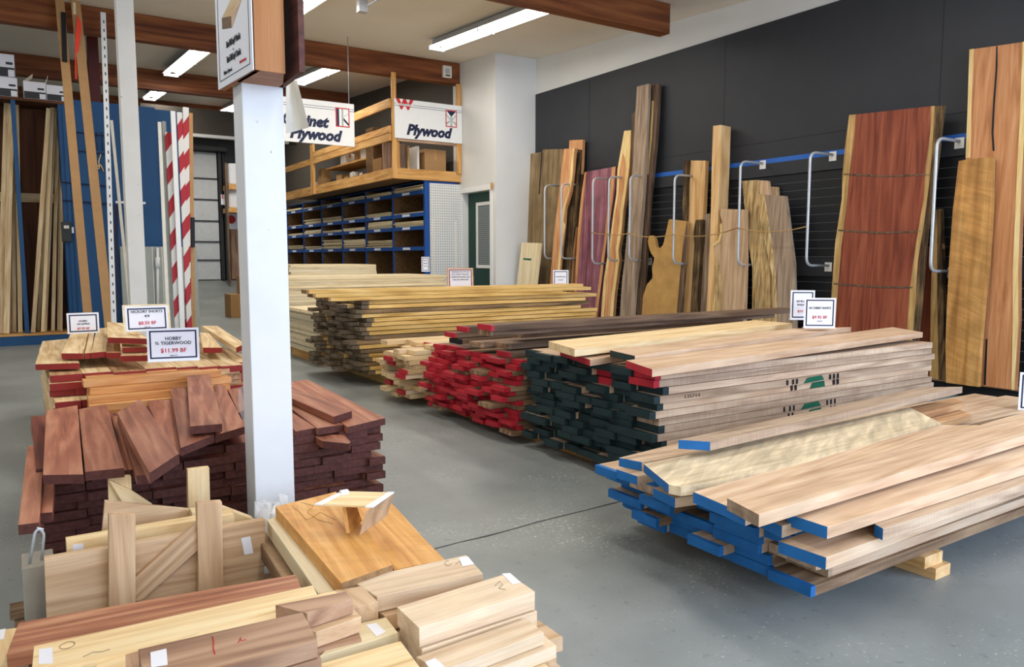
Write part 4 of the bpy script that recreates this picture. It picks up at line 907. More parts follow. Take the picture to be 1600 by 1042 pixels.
for (ut, vt, ub, wpx, m, dy) in ((76, 172, 52, 7, 'mould', .1), (82, 172, 67, 6, 'pale', .16), (86, 168, 70, 7, 'mould', .22), (91, 168, 83, 6, 'mould', .28), (95, 172, 92, 5, 'mould', .33), (79, 176, 60, 5, 'mould', .36), (98, 180, 96, 4, 'mould', .15)):
    lean('moulding_board', A(ut, vt, YL+dy+.12), A(ub, 522, YL+dy), wpx*.0074, .02, M[m], None, 'thin board leaning in the second bay of the dark rack beside the blue panel', 'board', 'boards in the second rack bay')
for o in [o for o in bpy.data.objects if o.name.startswith('moulding_board')]:   # stand them on the shelf
    z = min((o.matrix_basis@v.co).z for v in o.data.vertices); o.location.z += .157-z
# boxes on top of the rack
def flooring_box(x, z, w, h, label, flaps=False, y=YL+.02):
    t = thing('flooring_carton', label, 'carton', (x, y, z))
    box('carton_body', (-w/2, 0, 0), (w/2, .5, h), M['paper'], t, .003)
    box('dark_print', (-w/2+.003, -.0012, .005), (w/2-.003, -.0004, h*.42), M['darkgrey'], t); box('dark_print', (w*.12, -.0012, h*.55), (w/2-.02, -.0004, h*.66), M['darkgrey'], t)
    box('shipping_label', (w*.2, -.003, .01), (w/2-.008, -.0014, h*.33), M['paper'], t)
    if flaps:
        b = parent_world(t)
        for s in (-1, 1): adopt(prism('flap', [b@Vector((s*w/2, .02, h)), b@Vector((s*w/2, .3, h)), b@Vector((s*(w/2-(.11 if s < 0 else -.03)), .3, h+.1)), b@Vector((s*(w/2-(.11 if s < 0 else -.03)), .02, h+.1))], (0.004, 0, 0.001), M['cream']), t)
    return t
zk = 3.242
bw = X(41)-X(4.5)
flooring_box(X(23), zk, bw*.97, .245, 'lower of two pale cartons stacked on the rack top')
flooring_box(X(22)-.01, zk+.248, bw*.97, .29, 'upper pale carton with a white label stacked on another')
flooring_box(X(-12), zk, bw*.96, .27, 'pale carton cut by the left edge of the picture on the rack top')
flooring_box(X(67), zk, bw*.97, .225, 'open pale carton with raised flaps on the rack top', True)
flooring_box(X(101), zk, bw*.94, .205, 'pale carton on the rack top behind the leaning tan strips')
# blue board wall
bp_ = thing('blue_partition', 'tall blue painted partition right of the dark rack', 'partition', (1.5, YL, 0))
adopt(box('panel', (X(113)+.003, YL, .0), (X(250), YL+.05, 3.28), M['blue']), bp_); adopt(box('panel', (X(250)+.002, YL+.02, .0), (X(303), YL+.06, 3.26), M['blue']), bp_)
adopt(box('stud', (X(103)+.03, YL-.02, .16), (X(113)-.001, YL+.05, 3.2), M['blue']), bp_)
# wire basket grid on the partition
wg = thing('wire_rack', 'black wire rack hanging on the blue partition', 'rack', (X(140), YL, 2.3))
for v in (207, 236): 
    z = A(130, v, YL).z; adopt(tube('wire', [(X(113), YL-.03, z), (X(185), YL-.03, z-.03)], .007, M['navy'], seg=6), wg)
for u in (116, 127, 142, 150, 158, 166): adopt(tube('wire', [(X(u), YL-.03, A(u, 207, YL).z), (X(u), YL-.03, A(u, 236, YL).z)], .005, M['navy'], seg=6), wg)
wg2 = thing('wire_rack', 'lower navy wire rail on the blue partition behind the leaning tan strips', 'rack', (X(140), YL, 1.9))
for v in (286, 314): adopt(tube('wire', [(X(100), YL-.03, A(120, v, YL).z), (X(178), YL-.03, A(120, v, YL).z-.03)], .009, M['navy'], seg=6), wg2)
tube('wire', [(X(120), YL-.031, A(120, 286, YL).z), (X(120), YL-.031, A(120, 314, YL).z)], .006, M['navy'], seg=6); adopt(bpy.data.objects['wire.010'] if 'wire.010' in bpy.data.objects else bpy.data.objects['wire'], wg2)
cp = rounded([A(158, 240, YL-.02), A(154, 252, YL-.02), A(156, 264, YL-.02), A(150, 262, YL-.02), A(157, 256, YL-.02), A(162, 268, YL-.02)], .03)
tag(tube('cord', cp, .007, M['pale'], seg=6), 'pale looped cord hanging on the blue partition between the tan strips', 'cord')
t = thing('lock_box', 'dark metal lock box on the post between the rack and the blue partition', 'lock box', A(105, 378, YL-.05))
box('case', (-.06, -.02, 0), (.06, .05, .27), M['darkgrey'], t, .01); box('knob', (.06, -.03, .12), (.085, .02, .2), M['gal'], t); box('dial', (-.03, -.03, .18), (.03, -.0205, .22), M['cream'], t)
gp = thing('grey_cabinet', 'pale grey waist-high panel in front of the blue partition', 'cabinet', (X(240, 11.95), 11.95, 0))
adopt(box('panel', (X(186, 11.95), 11.95, 0), (X(306, 11.95), 12.03, 1.32), M['greypanel']), gp)
for u in (220, 236, 251, 280): adopt(box('panel_groove', (X(u, 11.95)-.006, 11.944, 0), (X(u, 11.95)+.006, 11.9495, 1.32), M['darkgrey'] if u == 220 else M['cream']), gp)
t = tube('drain_pipe', [A(246, 387, 11.9), A(247, 505, 11.9)], .018, M['metal_white']); tag(t, 'thin white pipe with a coupling in front of the grey panel', 'pipe')
adopt(tube('coupling', [A(246, 402, 11.9), A(246.3, 419, 11.9)], .032, M['metal_white']), t)
bx = box('crossbar', (X(182, 11.98), 11.93, A(200, 318, 11.93).z), (X(229, 11.93), 11.96, A(200, 314.5, 11.93).z), M['metal_white']); tag(bx, 'short white bar crossing behind the farther column', 'bar')
# tall strips leaning up to the beam
lean('tan_strip', A(93, -1, 10.8), A(139, 512, 10.1), .092, .03, M['tancard'], None, 'left one of two very tall tan strips leaning up to the ceiling beam', 'strip').name = 'tan_strip'
lean('tan_strip', A(117.5, -1, 10.82), A(171, 512, 10.1), .10, .03, M['tancard'], None, 'right one of two very tall tan strips, with an orange flag near its top', 'strip')
ts = [o for o in bpy.data.objects if o.name.startswith('tan_strip')]
adopt(lean('dark_sleeve', A(99, 20, 10.74), A(101, 96, 10.62), .05, .035, M['black_plain']), ts[0])
adopt(lean('torn_flap', A(116, 4, 10.8), A(118, 66, 10.72), .03, .012, M['ply']), ts[1])
for s in ts:
    z = min((s.matrix_basis@v.co).z for v in s.data.vertices)
fl_ = prism('flag', [A(121, 22, 10.7), A(127, 36, 10.7), A(127, 48, 10.7), A(120, 100, 10.68), A(121, 124, 10.66), A(117, 123, 10.66), A(117, 70, 10.68), A(119, 40, 10.7)], (0, .003, 0), M['tape']); tag(fl_, 'orange warning flag tied to the tall tan strip', 'flag')
st_ = lean('steel_angle', A(161, 20, 10.6), A(178, 508, 10.1), .055, .03, M['metal_white'], None, 'tall white perforated steel strip standing left of the farther column', 'steel strip')
ho = []
for k in range(34):
    q = .03+k*.028; p = A(161, 20, 10.6).lerp(A(178, 508, 10.1), q); adopt(box('slot', (p.x-.004, p.y-.0175, p.z-.018), (p.x+.008, p.y-.0155, p.z+.018), M['darkgrey']), st_)
lean('white_trim', A(174, 188, 11.3), A(193, 380, 11.2), .035, .02, M['cream'], None, 'thin white trim leaning between the steel strip and the farther column', 'trim')
lean('navy_pipe', A(181, 320, 11.4), A(182, 505, 11.3), .05, .05, M['navy'], None, 'dark blue square pipe standing left of the farther column', 'pipe')
# wrapped trims in red and white film
YT = 9.4
def strip_(ut, vt, ub, vb, w, m, lab, nm='wrapped_trim', dy=0, t=.03): return lean(nm, A(ut, vt, YT+.35+dy), A(ub, vb, YT+dy), w, t, M[m], None, lab, 'trim')
strip_(249, 191, 263, 512, .035, 'cream', 'leftmost plain white trim of the bundle by the striped ones', 'white_trim', .02)
strip_(256, 190, 268, 512, .04, 'greypanel', 'grey-white trim second from left in the leaning bundle', 'white_trim', .12)
strip_(263, 207, 279, 512, .075, 'stripe', 'left trim wrapped in red and white striped film', dy=.04)
strip_(270, 174, 285, 512, .05, 'metal_white', 'plain white trim between the two striped trims', 'white_trim', .0)
strip_(280, 176, 296, 512, .055, 'stripe', 'middle trim wrapped in red and white striped film', dy=.06)
strip_(290, 168, 294, 512, .065, 'stripe', 'tallest trim wrapped in red and white striped film', dy=.12)
strip_(298, 177, 302, 512, .04, 'tancard', 'tan strip at the right end of the leaning bundle', 'white_trim', .2)
lean('black_sleeve', A(301, 340, YT+.32), A(301.5, 386, YT+.28), .04, .035, M['ink'], None, 'black band low on the tan strip at the right of the bundle', 'band').name = 'band'
for o in list(bpy.data.objects):
    if o.parent is None and o.type == 'MESH' and o.name.split('.')[0] in ('wrapped_trim', 'white_trim', 'tan_strip', 'steel_angle', 'navy_pipe'):
        # run the foot down to the floor along its own axis
        mw = o.matrix_basis; ax = mw.to_3x3()@Vector((1, 0, 0))
        if ax.z < 0: ax = -ax
        vs = o.data.vertices; zs_ = [(mw@v.co).z for v in vs]; lo_ = min(zs_); mid = (min(zs_)+max(zs_))/2
        inv = mw.inverted().to_3x3()
        for v, zz in zip(vs, zs_):
            if zz < mid: v.co += inv@(ax*(-(lo_-.004)/ax.z))
# far bay: sign, notice on the door, goods
p = at(345, 304, 'y', 20.5); q = at(364, 320.5, 'y', 20.5)
t = thing('bay_sign', 'small red and white BAY 1 sign hanging before the loading doors', 'sign', (p.x, 20.5, q.z))
w, h = q.x-p.x, p.z-q.z
box('plate', (0, 0, 0), (w, .01, h), M['paper'], t); box('red_band', (.02, -.003, h*.62), (w-.02, -.001, h*.97), M['redink'], t)
text('lettering', 'BAY', h*.42, (w/2, -.005, h*.79), M['paper'], t, bold=.004); text('lettering', '1', h*.6, (w/2, -.005, h*.3), M['ink'], t, bold=.006)
tube('hanger', [(w/2, .005, h), (w/2, .005, 3.75-q.z)], .008, M['darkgrey'], t)
p = at(362, 347, 'y', 20.85)
t = thing('stop_notice', 'white notice with a red disc on the brown far door', 'sign', (p.x, 20.888, p.z-.18))
box('plate', (-.17, 0, 0), (.17, .01, .42), M['paper'], t)
b = parent_world(t); n = 20
adopt(prism('disc', [b@Vector((.11*math.cos(2*math.pi*k/n), -.001, .25+.11*math.sin(2*math.pi*k/n))) for k in range(n)], (0, -.004, 0), M['redink']), t)
for k, (v0, v1) in enumerate(((256, 288), (295, 325))):
    a_ = A(358, v1, 20.2); b2 = A(380, v0, 20.2); t = thing('wrapped_bale', '%s white wrapped bale on the racking beyond the near column' % ('upper' if k == 0 else 'lower'), 'bale', (a_.x, 20.2, a_.z))
    box('bale', (0, 0, 0), (b2.x-a_.x, .5, b2.z-a_.z), M['white'], t, .04)
t = thing('far_racking', 'timber racking with pallets beyond the near column', 'racking', (A(358, 330, 20.1).x, 20.2, .46))
for v in (292, 328): z = A(360, v, 20.1).z; adopt(box('shelf_beam', (A(357, v, 20.1).x, 20.08, z-.06), (A(385, v, 20.1).x, 20.7, z+.06), M['fir']), t)
for u in (356, 386): adopt(box('upright', (A(u, 300, 20.1).x-.05, 20.08, A(u, 437, 20.6).z-.08), (A(u, 300, 20.1).x+.0, 20.2, 3.5), M['walnut']), t)
a_ = at(358, 497, 'z', 0)
carton('cardboard_box', a_.x+.35, a_.y+.3, 0, .6, .5, .45, M['card'], 'cardboard box on the floor showing just left of the near column')
carton('cardboard_box', a_.x+.45, a_.y+.3, .452, .35, .35, .35, M['card'], 'upper cardboard box of two just left of the near column')

# ================================================================== HICKORY AND TIGERWOOD PILES
random.seed(17)
stack(4.72, .13, 1.30, .08, 12, .036, (.11, .18), 1.9, .07, [M['hick'], M['hick'], M['hickb']], [M['p_dred']], 'pale board with a dark red painted end in the short-board pile at left', 'red-ended short pale boards', axis='y', lj=.12, name='hickory_board', lay=lambda l: .05-.02*l if l < 9 else 0)
dunnage(.15, 1.25, 4.95, 6.4, .078, 3, 'bearers under the short pale boards')
HT = .08+12*.038
def hk(px, z, lab, mat='hick', t=.034, pe=(2,), p='p_dred'): return hb(px, z, t, M[mat], lab, name='hickory_board', paint=(M[p], list(pe)))
hk([(66, 533), (108, 529), (124, 567), (55, 569)], .58, 'front left pale board with a wide red end, lowest of the loose hickory boards')
hk([(112, 517), (138, 517), (130, 552), (96, 552)], .625, 'bright pale board before the small rear price sign')
hk([(140, 519), (147, 519), (143, 551), (132, 552)], .622, 'narrow pale strip right of the bright pale board')
hk([(151, 513), (169, 512), (166, 549), (143, 551)], .624, 'pale board with a grained patch in the middle of the hickory pile')
hk([(167, 503), (199, 505), (233, 529), (168, 527)], .705, 'wide pale board the hickory sign stands on')
hk([(168, 533), (188, 535), (188, 551), (166, 551)], .62, 'short pale board under the wide one that carries the hickory sign', 'hickb')
hk([(190, 537), (232, 538), (233, 542), (191, 543)], .65, 'thin pale board peeping out below the widest hickory board', t=.03)
hk([(196, 548), (229, 549), (231, 555), (188, 556)], .615, 'small pale board just left of the tigerwood sign')
hk([(315, 509), (340, 509), (382, 537), (369, 543)], .62, 'long pale board running towards the near column')
hk([(312, 519), (326, 520), (347, 543), (317, 543)], .61, 'pale board right of the tigerwood sign')
hk([(320, 551), (350, 549), (375, 574), (343, 577)], .52, 'brown-topped board next to the tigerwood pile', 'hickb', p='hickb')
hk([(320, 559), (350, 556), (377, 583), (344, 586)], .482, 'second brown board under the brown-topped one', 'hickb', p='hickb')
hk([(322, 567), (350, 564), (377, 592), (346, 595)], .444, 'third brown board under the brown-topped one', 'hickb', p='hickb')
o = hk([(104, 606), (140, 604), (142, 612), (102, 614)], .40, 'pale board with a blue painted end among the red ones', p='p_blue')
for k in range(9):
    z = .20+k*.036; x0 = .29+random.uniform(-.012, .02)
    me = board_data(.70+random.uniform(-.03, .03), .10 if k < 8 else .11, .034, [M['tiger']], (None, None), name='tigerwood_board')
    yk = 4.42 if k < 6 else 4.42+.05*(k-5)
    put_board(me, x0, yk, z, random.uniform(-.01, .01)+.02, 'tigerwood_board', 'orange striped board in the small pile under the tigerwood price sign', 'orange striped boards', 'board')
for k in range(9):
    me = board_data(.68+random.uniform(-.03, .03), .12, .034, [M['tiger']], (None, None), name='tigerwood_board')
    put_board(me, .31, 4.56+(.05*(k-5) if k >= 6 else 0), .20+k*.036, .02, 'tigerwood_board', 'orange striped board in the small pile under the tigerwood price sign', 'orange striped boards', 'board')
for x in (.35, .8): tag(box('support_block', (x, 4.43, .0), (x+.12, 4.68, .198), M['hickb']), '%s block carrying the small orange pile' % ('left' if x < .5 else 'right'), 'block')

# ================================================================== MAROON SHORT BOARDS
random.seed(23)
dunnage(.05, 1.36, 3.3, 4.3, .045, 3, 'bearers under the dark red short boards')
stack(3.26, .03, 1.38, .05, 10, .0335, (.09, .17), 1.08, .035, [M['maroon'], M['maroon2'], M['maroon2']], [M['endgrain_dark']], 'short dark red board end in the big front-left stack', 'dark red short boards', axis='y', lj=.06, name='dark_red_board', gap=.001)
def mr(px, z, lab, mat='maroon', t=.032, pe=(2,)): return hb(px, z, t, M[mat], lab, name='dark_red_board', paint=(M['endgrain_dark'], list(pe)))
mr([(43, 697), (70, 693), (61, 816), (28, 820)], .385, 'dark red board hanging over the left front corner, lowest of the loose ones')
mr([(67, 752), (86, 754), (82, 800), (58, 802)], .37, 'dark red board stub beside the left corner board')
mr([(72, 641), (121, 633), (130, 741), (67, 742)], .46, 'leftmost big flat dark red board on the stack')
mr([(123, 639), (167, 631), (194, 731), (133, 737)], .46, 'second big flat dark red board from the left')
mr([(174, 649), (186, 650), (210, 733), (194, 735)], .42, 'narrow dark red board between the second and the tilted one')
mr([(183, 652), (196, 660), (236, 741), (213, 743)], .44, 'dark red board under the left edge of the tilted one')
mr([(230, 626), (268, 624), (284, 712), (258, 700)], .43, 'pinkish dark red board behind the tilted one')
mr([(183, 644), (219, 623), (280, 708), (233, 739)], .50, 'tilted wide dark red board in the middle of the pile', t=.036)
mr([(266, 607), (292, 605), (335, 679), (282, 700)], .47, 'long dark red board right of the tilted one')
mr([(336, 601), (350, 601), (383, 666), (336, 680)], .465, 'dark red board touching the left of the near column')
mr([(292, 587), (328, 584), (347, 662), (297, 666)], .515, 'topmost dark red board, crossing two others')
mr([(356, 608), (376, 605), (384, 640), (372, 645)], .43, 'dark red board corner just left of the near column')
mr([(445, 597), (481, 593), (602, 653), (543, 667)], .425, 'widest dark red board right of the near column', mat='maroon')
mr([(432, 612), (446, 600), (550, 642), (521, 651)], .46, 'dark red board lying on top of the widest one', mat='maroon')
mr([(440, 627), (457, 620), (536, 663), (496, 669)], .425, 'dark red board at the front between its two neighbours right of the near column')
mr([(425, 640), (447, 638), (494, 668), (462, 674)], .42, 'dark red board whose end shows nearest the right side of the column')
mr([(491, 681), (504, 678), (538, 679), (548, 690), (545, 693), (504, 689)], .385, 'small dark red board with cut corners poking out of the stack', pe=(2, 3, 4))
mr([(385, 700), (420, 690), (440, 696), (400, 712)], .40, 'dark red board behind the near column') if False else None
tag(mobj('plastic_wrap', [at(u, v, 'y', 3.2) for u, v in ((372, 607), (384, 600), (384, 668), (373, 640))]+[at(u, v, 'y', 3.202) for u, v in ((372, 607), (384, 600), (384, 668), (373, 640))], [(0, 1, 2, 3), (7, 6, 5, 4), (0, 4, 5, 1), (1, 5, 6, 2), (2, 6, 7, 3), (3, 7, 4, 0)], M['film'], None, Matrix.Translation(at(378, 640, 'y', 3.2))), 'clear plastic sheet clinging to the left of the near column', 'plastic sheet')

# ================================================================== PRICE SIGNS
def pos(u, v, ax, val): p = at(u, v, ax, val); return (p.x, p.y, p.z)
sign(pos(272, 563, 'y', 4.52), .262, .178, math.radians(-14), 0, [('HOBBY', .022, .68, 'ink'), ('\u00be TIGERWOOD', .022, .54, 'ink'), ('$11.99 BF', .028, .31, 'redink'), ('HW-117', .009, .15, 'ink')], 'larger price sign reading Hobby Tigerwood, standing on the orange boards')
sign(pos(231, 517, 'y', 5.05), .235, .150, math.radians(0), -.12, [('HICKORY SHORTS', .02, .78, 'ink'), ('4/4', .019, .60, 'ink'), ('$8.50 BF', .024, .32, 'redink'), ('HW-115', .008, .16, 'ink')], 'price sign reading Hickory Shorts on a pale wood backing', backing=M['ply'])
sign(pos(131, 521, 'y', 5.9), .19, .14, 0, -.06, [('HOBBY', .014, .6, 'ink'), ('4/4 SAPELE', .014, .46, 'ink'), ('$9.99 BF', .018, .24, 'redink')], 'small price sign reading Hobby Sapele behind the hickory boards')
sign(pos(1280, 512, 'z', .70), .205, .20, math.radians(-38), 0, [('4/4 CHERRY SHORTS', .018, .66, 'ink'), ('$9.95 BF', .024, .35, 'redink'), ('HW-120', .008, .22, 'ink')], 'price sign reading 4/4 Cherry Shorts on the near big stack')
sign(pos(1253, 499, 'z', .735), .165, .205, math.radians(-38), 0, [('4/4 BLACK', .016, .62, 'ink'), ('WALNUT', .015, .5, 'ink'), ('$15.75', .02, .28, 'redink')], 'price sign half hidden behind the cherry shorts sign')
sign(pos(876, 453, 'y', 6.55), .165, .21, math.radians(-34), -.06, [('4/4 WHITE OAK', .016, .66, 'ink'), ('SHORTS', .014, .5, 'ink'), ('$7.99 BF', .022, .28, 'redink')], 'price sign at the right end of the yellow boards', base=False)
sign(pos(1622, 642, 'y', 1.95), .20, .215, math.radians(-48), 0, [], 'price sign cut by the right edge of the picture')
sg = sign(pos(720, 455, 'y', 7.5), .275, .25, math.radians(-16), -.08, [('WINDSOR PLYWOOD', .019, .86, 'navy'), ('DO NOT STACK', .023, .75, 'ink'), ('HARDWOODS ON', .023, .63, 'ink'), ('THE PLYWOOD', .023, .51, 'ink')], 'wood framed notice reading Do Not Stack Hardwoods on the Plywood', backing=M['fir'], border='s_red', name='notice_sign', bw=.012, bm=.006, base=False)
sign(pos(665, 424, 'y', 9.6), .115, .20, math.radians(-8), 0, [('SPECIAL', .02, .75, 'ink'), ('PROJECT', .02, .55, 'ink'), ('CUTS', .02, .35, 'ink')], 'small narrow sign on the tall plywood stack by the pegboard')

# ================================================================== FOREGROUND PILE
random.seed(31)
pal = dunnage(-.05, 1.1, 1.45, 2.8, .09, 3, 'grey weathered pallet under the offcut pile in front', 'walnutr')
for k in range(7): adopt(box('deck_board', (-.06, 1.46+k*.2, .09), (1.12, 1.55+k*.2, .108), M['walnutr']), pal)
stack(-.02, 1.5, 2.08, .11, 4, .036, (.11, .16), .66, .03, [M['beech'], M['brown'], M['pale']], [None], 'short board in the bottom layers of the front offcut pile', 'lower offcuts on the left', lj=.03, name='offcut_board')
stack(.70, 1.40, 1.98, .11, 4, .036, (.11, .15), .34, .02, [M['maple'], M['cherry'], M['beech']], [M['endgrain_dark'], None], 'thick block in the bottom layers at the right of the front pile', 'lower blocks on the right', lj=.02, name='offcut_block')
def ob(px, z, t, m, lab, name='offcut_board', pe=None, **k): return hb(px, z, t, M[m], lab, name=name, paint=(M['endgrain'], list(pe)) if pe else None, bevel=.0015, **k)
def under(o, dz, shift, lab, mat=None, name=None):
    n = o.copy(); n.data = o.data.copy()
    if mat: n.data.materials[0] = M[mat]
    C.objects.link(n); n.name = name or o.name; n.location = o.location+Vector((shift[0], shift[1], dz)); tag(n, lab); return n
f0 = ob([(-60, 992), (29, 980), (17, 1034), (-60, 1052)], .285, .03, 'pale', 'pale board tip at the left edge under the long reddish plank')
f1 = ob([(29, 972), (462, 897), (476, 928), (10, 1022)], .325, .034, 'redplank', 'long reddish plank with pale streaks across the front pile')
f2 = ob([(53, 1009), (489, 914), (498, 934), (48, 1062)], .362, .034, 'pale', 'pale yellow plank below the reddish one, with a white sticker at its left end')
f3 = ob([(150, 1030), (505, 926), (523, 923), (545, 940), (150, 1085)], .358, .032, 'pale', 'pale yellow plank partly under the big brown plank')
f4 = ob([(216, 1014), (473, 956), (496, 1001), (228, 1078)], .432, .034, 'brown', 'big brown plank nearest the camera with a red mark and a white sticker')
under(f4, -.036, (.006, -.004), 'second brown plank directly below the nearest big one')
ob([(196, 1022), (218, 1016), (224, 1046), (198, 1052)], .395, .034, 'brown', 'small brown board end peeping out left of the big brown plank')
f5 = ob([(430, 945), (540, 924), (551, 935), (480, 958)], .40, .036, 'brown', 'short brown board behind the right end of the big brown plank')
under(f5, -.038, (.012, -.02), 'lower short brown board behind the big brown plank', 'beech')
f7 = ob([(485, 1002), (559, 984), (565, 998), (490, 1016)], .325, .034, 'brown', 'lowest brown board end right of the big brown plank')
f8 = ob([(498, 926), (566, 915), (591, 940), (540, 953)], .352, .05, 'beech', 'thick pale block behind the brown board ends')
f9 = ob([(548, 977), (603, 964), (622, 988), (498, 1026)], .318, .034, 'ply', 'pale board carrying a white sticker in the middle of the front pile')
f10 = ob([(500, 1037), (626, 1001), (656, 1042), (520, 1085)], .325, .034, 'pale', 'pale yellow board at the bottom centre edge of the picture')
f11 = ob([(548, 906), (728, 867), (755, 896), (589, 932)], .352, .04, 'maple', 'pale thick block with a pencil mark, farthest of the right-hand blocks')
f12 = ob([(620, 948), (794, 895), (836, 924), (655, 981)], .36, .046, 'maple', 'middle pale thick block with pencil marks, topmost of a pair')
f11b = under(f11, -.043, (.01, -.02), 'thick block under the farthest right-hand block', 'beech')
f12b = under(f12, -.049, (.004, -.004), 'thick block under the middle right-hand block', 'maple')
f13 = ob([(650, 1026), (822, 965), (850, 988), (690, 1048)], .31, .03, 'maple', 'pinkish white board nearest the bottom right of the pile, with a sticker')
f13b = under(f13, -.032, (.025, -.015), 'second pinkish white board below the sticker board')
f13c = under(f13, -.064, (-.01, -.03), 'yellowish strip below the pinkish white boards', 'pale')
f13d = under(f13, -.096, (.045, -.04), 'lowest pinkish white board at the bottom right of the pile')
# orange slabs and their supports
tag(box('support_board', (.62, 2.0, .108), (.95, 2.2, .27), M['beech']), 'block under the near end of the orange slabs', 'block')
tag(box('support_board', (.75, 2.45, .108), (1.05, 2.62, .27), M['beech']), 'block under the far end of the orange slabs', 'block')
g2 = ob([(500, 776), (560, 768), (600, 775), (618, 792), (633, 808), (659, 837), (695, 874), (616, 890), (540, 800)], .315, .04, 'orange', 'yellow-orange slab with a curved edge, behind the thick orange one', name='wood_slab')
g1 = ob([(430, 791), (525, 768), (614, 882), (533, 911)], .368, .042, 'orange', 'thick honey-orange slab with a pencil mark beside the near column', name='wood_slab', pe=(2,))
g1b = under(g1, -.044, (-.02, -.01), 'slab directly beneath the thick honey-orange one', 'orange')
g3 = ob([(417, 812), (433, 806), (524, 924), (498, 928)], .33, .05, 'ply', 'long pale board at the left of the orange slabs')
under(g3, -.055, (-.03, .02), 'lower grey-brown board left of the orange slabs', 'walnutr')
# V-shaped jig on the slab
jg = thing('wooden_jig', 'small V-shaped plywood jig with white edge strips lying on the orange slab', 'jig', tuple(at(560, 800, 'z', .37)))
zj = .455
adopt(hb([(491, 787), (537, 767), (613, 769), (581, 790)], zj, .007, M['pale'], name='jig_plate'), jg)
adopt(hb([(491, 787), (533, 767), (541, 767), (502, 787)], zj+.005, .005, M['metal_white'], name='edge_strip'), jg)
adopt(hb([(570, 791), (606, 768), (616, 768), (583, 791)], zj+.005, .005, M['metal_white'], name='edge_strip'), jg)
pa = at(583, 791, 'z', zj); pb2 = at(616, 769, 'z', zj)
dn = at(572, 829, 'z', .372)-pa; 
adopt(prism('end_block', [pa, pb2, pb2+dn, pa+dn], Vector((-.03, -.02, -.004)), M['beech'], None), jg)
pc = at(540, 788, 'z', zj-.008); adopt(prism('inner_leg', [pc, pc+Vector((.05, .07, 0)), pc+Vector((.07, .05, -.078)), pc+Vector((.0, -.03, -.078))], Vector((-.01, .005, 0)), M['orange']), jg)
adopt(box('rolled_tag', (at(538, 772, 'z', zj).x-.012, at(538, 772, 'z', zj).y-.008, zj+.0005), (at(538, 772, 'z', zj).x+.012, at(538, 772, 'z', zj).y+.008, zj+.012), M['paper']), jg)
# clear film crumpled at the column foot
random.seed(4)
gx, gy = 9, 6; V = []; Fq = []
for j in range(gy):
    for i in range(gx):
        p = at(398+i*6.5, 783+j*6, 'z', .30); V.append(p+Vector((0, 0, random.uniform(-.018, .022)+.01)))
for j in range(gy-1):
    for i in range(gx-1): a0 = j*gx+i; Fq.append((a0, a0+1, a0+gx+1, a0+gx))
fm_ = mobj('plastic_film', V, Fq, M['film'], None, Matrix.Translation(V[20])); tag(fm_, 'crumpled clear plastic film at the foot of the near column', 'plastic film')
so = fm_.modifiers.new('s', 'SOLIDIFY'); so.thickness = .0008
# upright crate rack
YC = 2.42
def vb(name, px, y, th, m, parent, xd=None, foot=()):
    P = [at(u, v, 'y', y) for u, v in px]
    for i in foot: P[i].z = .11
    o = prism(name, P, (0, th, 0), M[m], xd, None, None, .0012)
    return adopt(o, parent) if parent else o
cr = thing('board_crate', 'timber crate of upright battens holding wide boards on edge', 'crate', (.3, YC, .11))
vb('upright', [(170, 805), (212, 803), (210, 948), (168, 951)], YC-.06, .028, 'beech', cr, Vector((0, 0, 1)), (2, 3))
vb('upright', [(308, 786), (347, 784), (349, 925), (310, 930)], YC-.06, .028, 'beech', cr, Vector((0, 0, 1)), (2, 3))
vb('brace', [(309, 815), (309, 860), (222, 938), (208, 940), (211, 903)], YC-.048, .02, 'beech', cr, at(309, 830, 'y', YC)-at(215, 915, 'y', YC))
vb('upright', [(169, 747), (205, 744), (206, 800), (168, 802)], 2.88, .028, 'pale', cr, Vector((0, 0, 1)), (2, 3))
vb('upright', [(293, 734), (327, 730), (328, 800), (293, 802)], 2.88, .028, 'pale', cr, Vector((0, 0, 1)), (2, 3))
vb('brace', [(205, 766), (238, 788), (200, 800), (170, 750)], 2.862, .016, 'pale', cr, at(238, 788, 'y', 2.8)-at(170, 750, 'y', 2.8))
adopt(box('floor_rail', (.0, YC-.07, .109), (.62, 2.92, .125), M['walnutr']), cr) 
def tg(o, lab): return tag(o, lab, 'board')
c1 = tg(vb('wide_board', [(69, 874), (415, 812), (412, 903), (72, 966)], YC-.03, .03, 'beech', None, Vector((1, 0, 0))), 'front wide board standing on edge in the crate, with a sticker at its right end')
c2_ = tg(vb('wide_board', [(104, 848), (366, 803), (366, 835), (105, 870)], YC+.06, .055, 'pale', None, Vector((1, 0, 0))), 'thick pale board on edge behind the front crate board, with a sticker at its left')
c3_ = tg(vb('wide_board', [(164, 783), (306, 797), (312, 840), (146, 835)], YC+.22, .02, 'beech', None, Vector((1, 0, 0))), 'tilted thin board in the middle of the crate')
c4_ = tg(vb('wide_board', [(300, 800), (350, 794), (398, 812), (396, 850), (300, 860)], YC+.15, .05, 'pale', None, Vector((1, 0, 0))), 'short thick board at the right of the crate')
for o, z in ((c1, .126), (c2_, .126), (c3_, .126), (c4_, .126)):
    mw = o.matrix_basis; inv = mw.inverted(); zz = [(mw@v.co).z for v in o.data.vertices]; mid = (min(zz)+max(zz))/2
    for v in o.data.vertices:
        w_ = mw@v.co
        if w_.z < mid: w_.z = z; v.co = inv@w_
bk = thing('pallet_block', 'grey weathered block at the left foot of the crate', 'block', tuple(at(58, 962, 'y', 2.5)))
zz = at(58, 962, 'y', 2.5).z
bk.location.z = .109
box('block', (-.03, -.03, 0), (.05, .10, .20), M['concrete'], bk, .004)
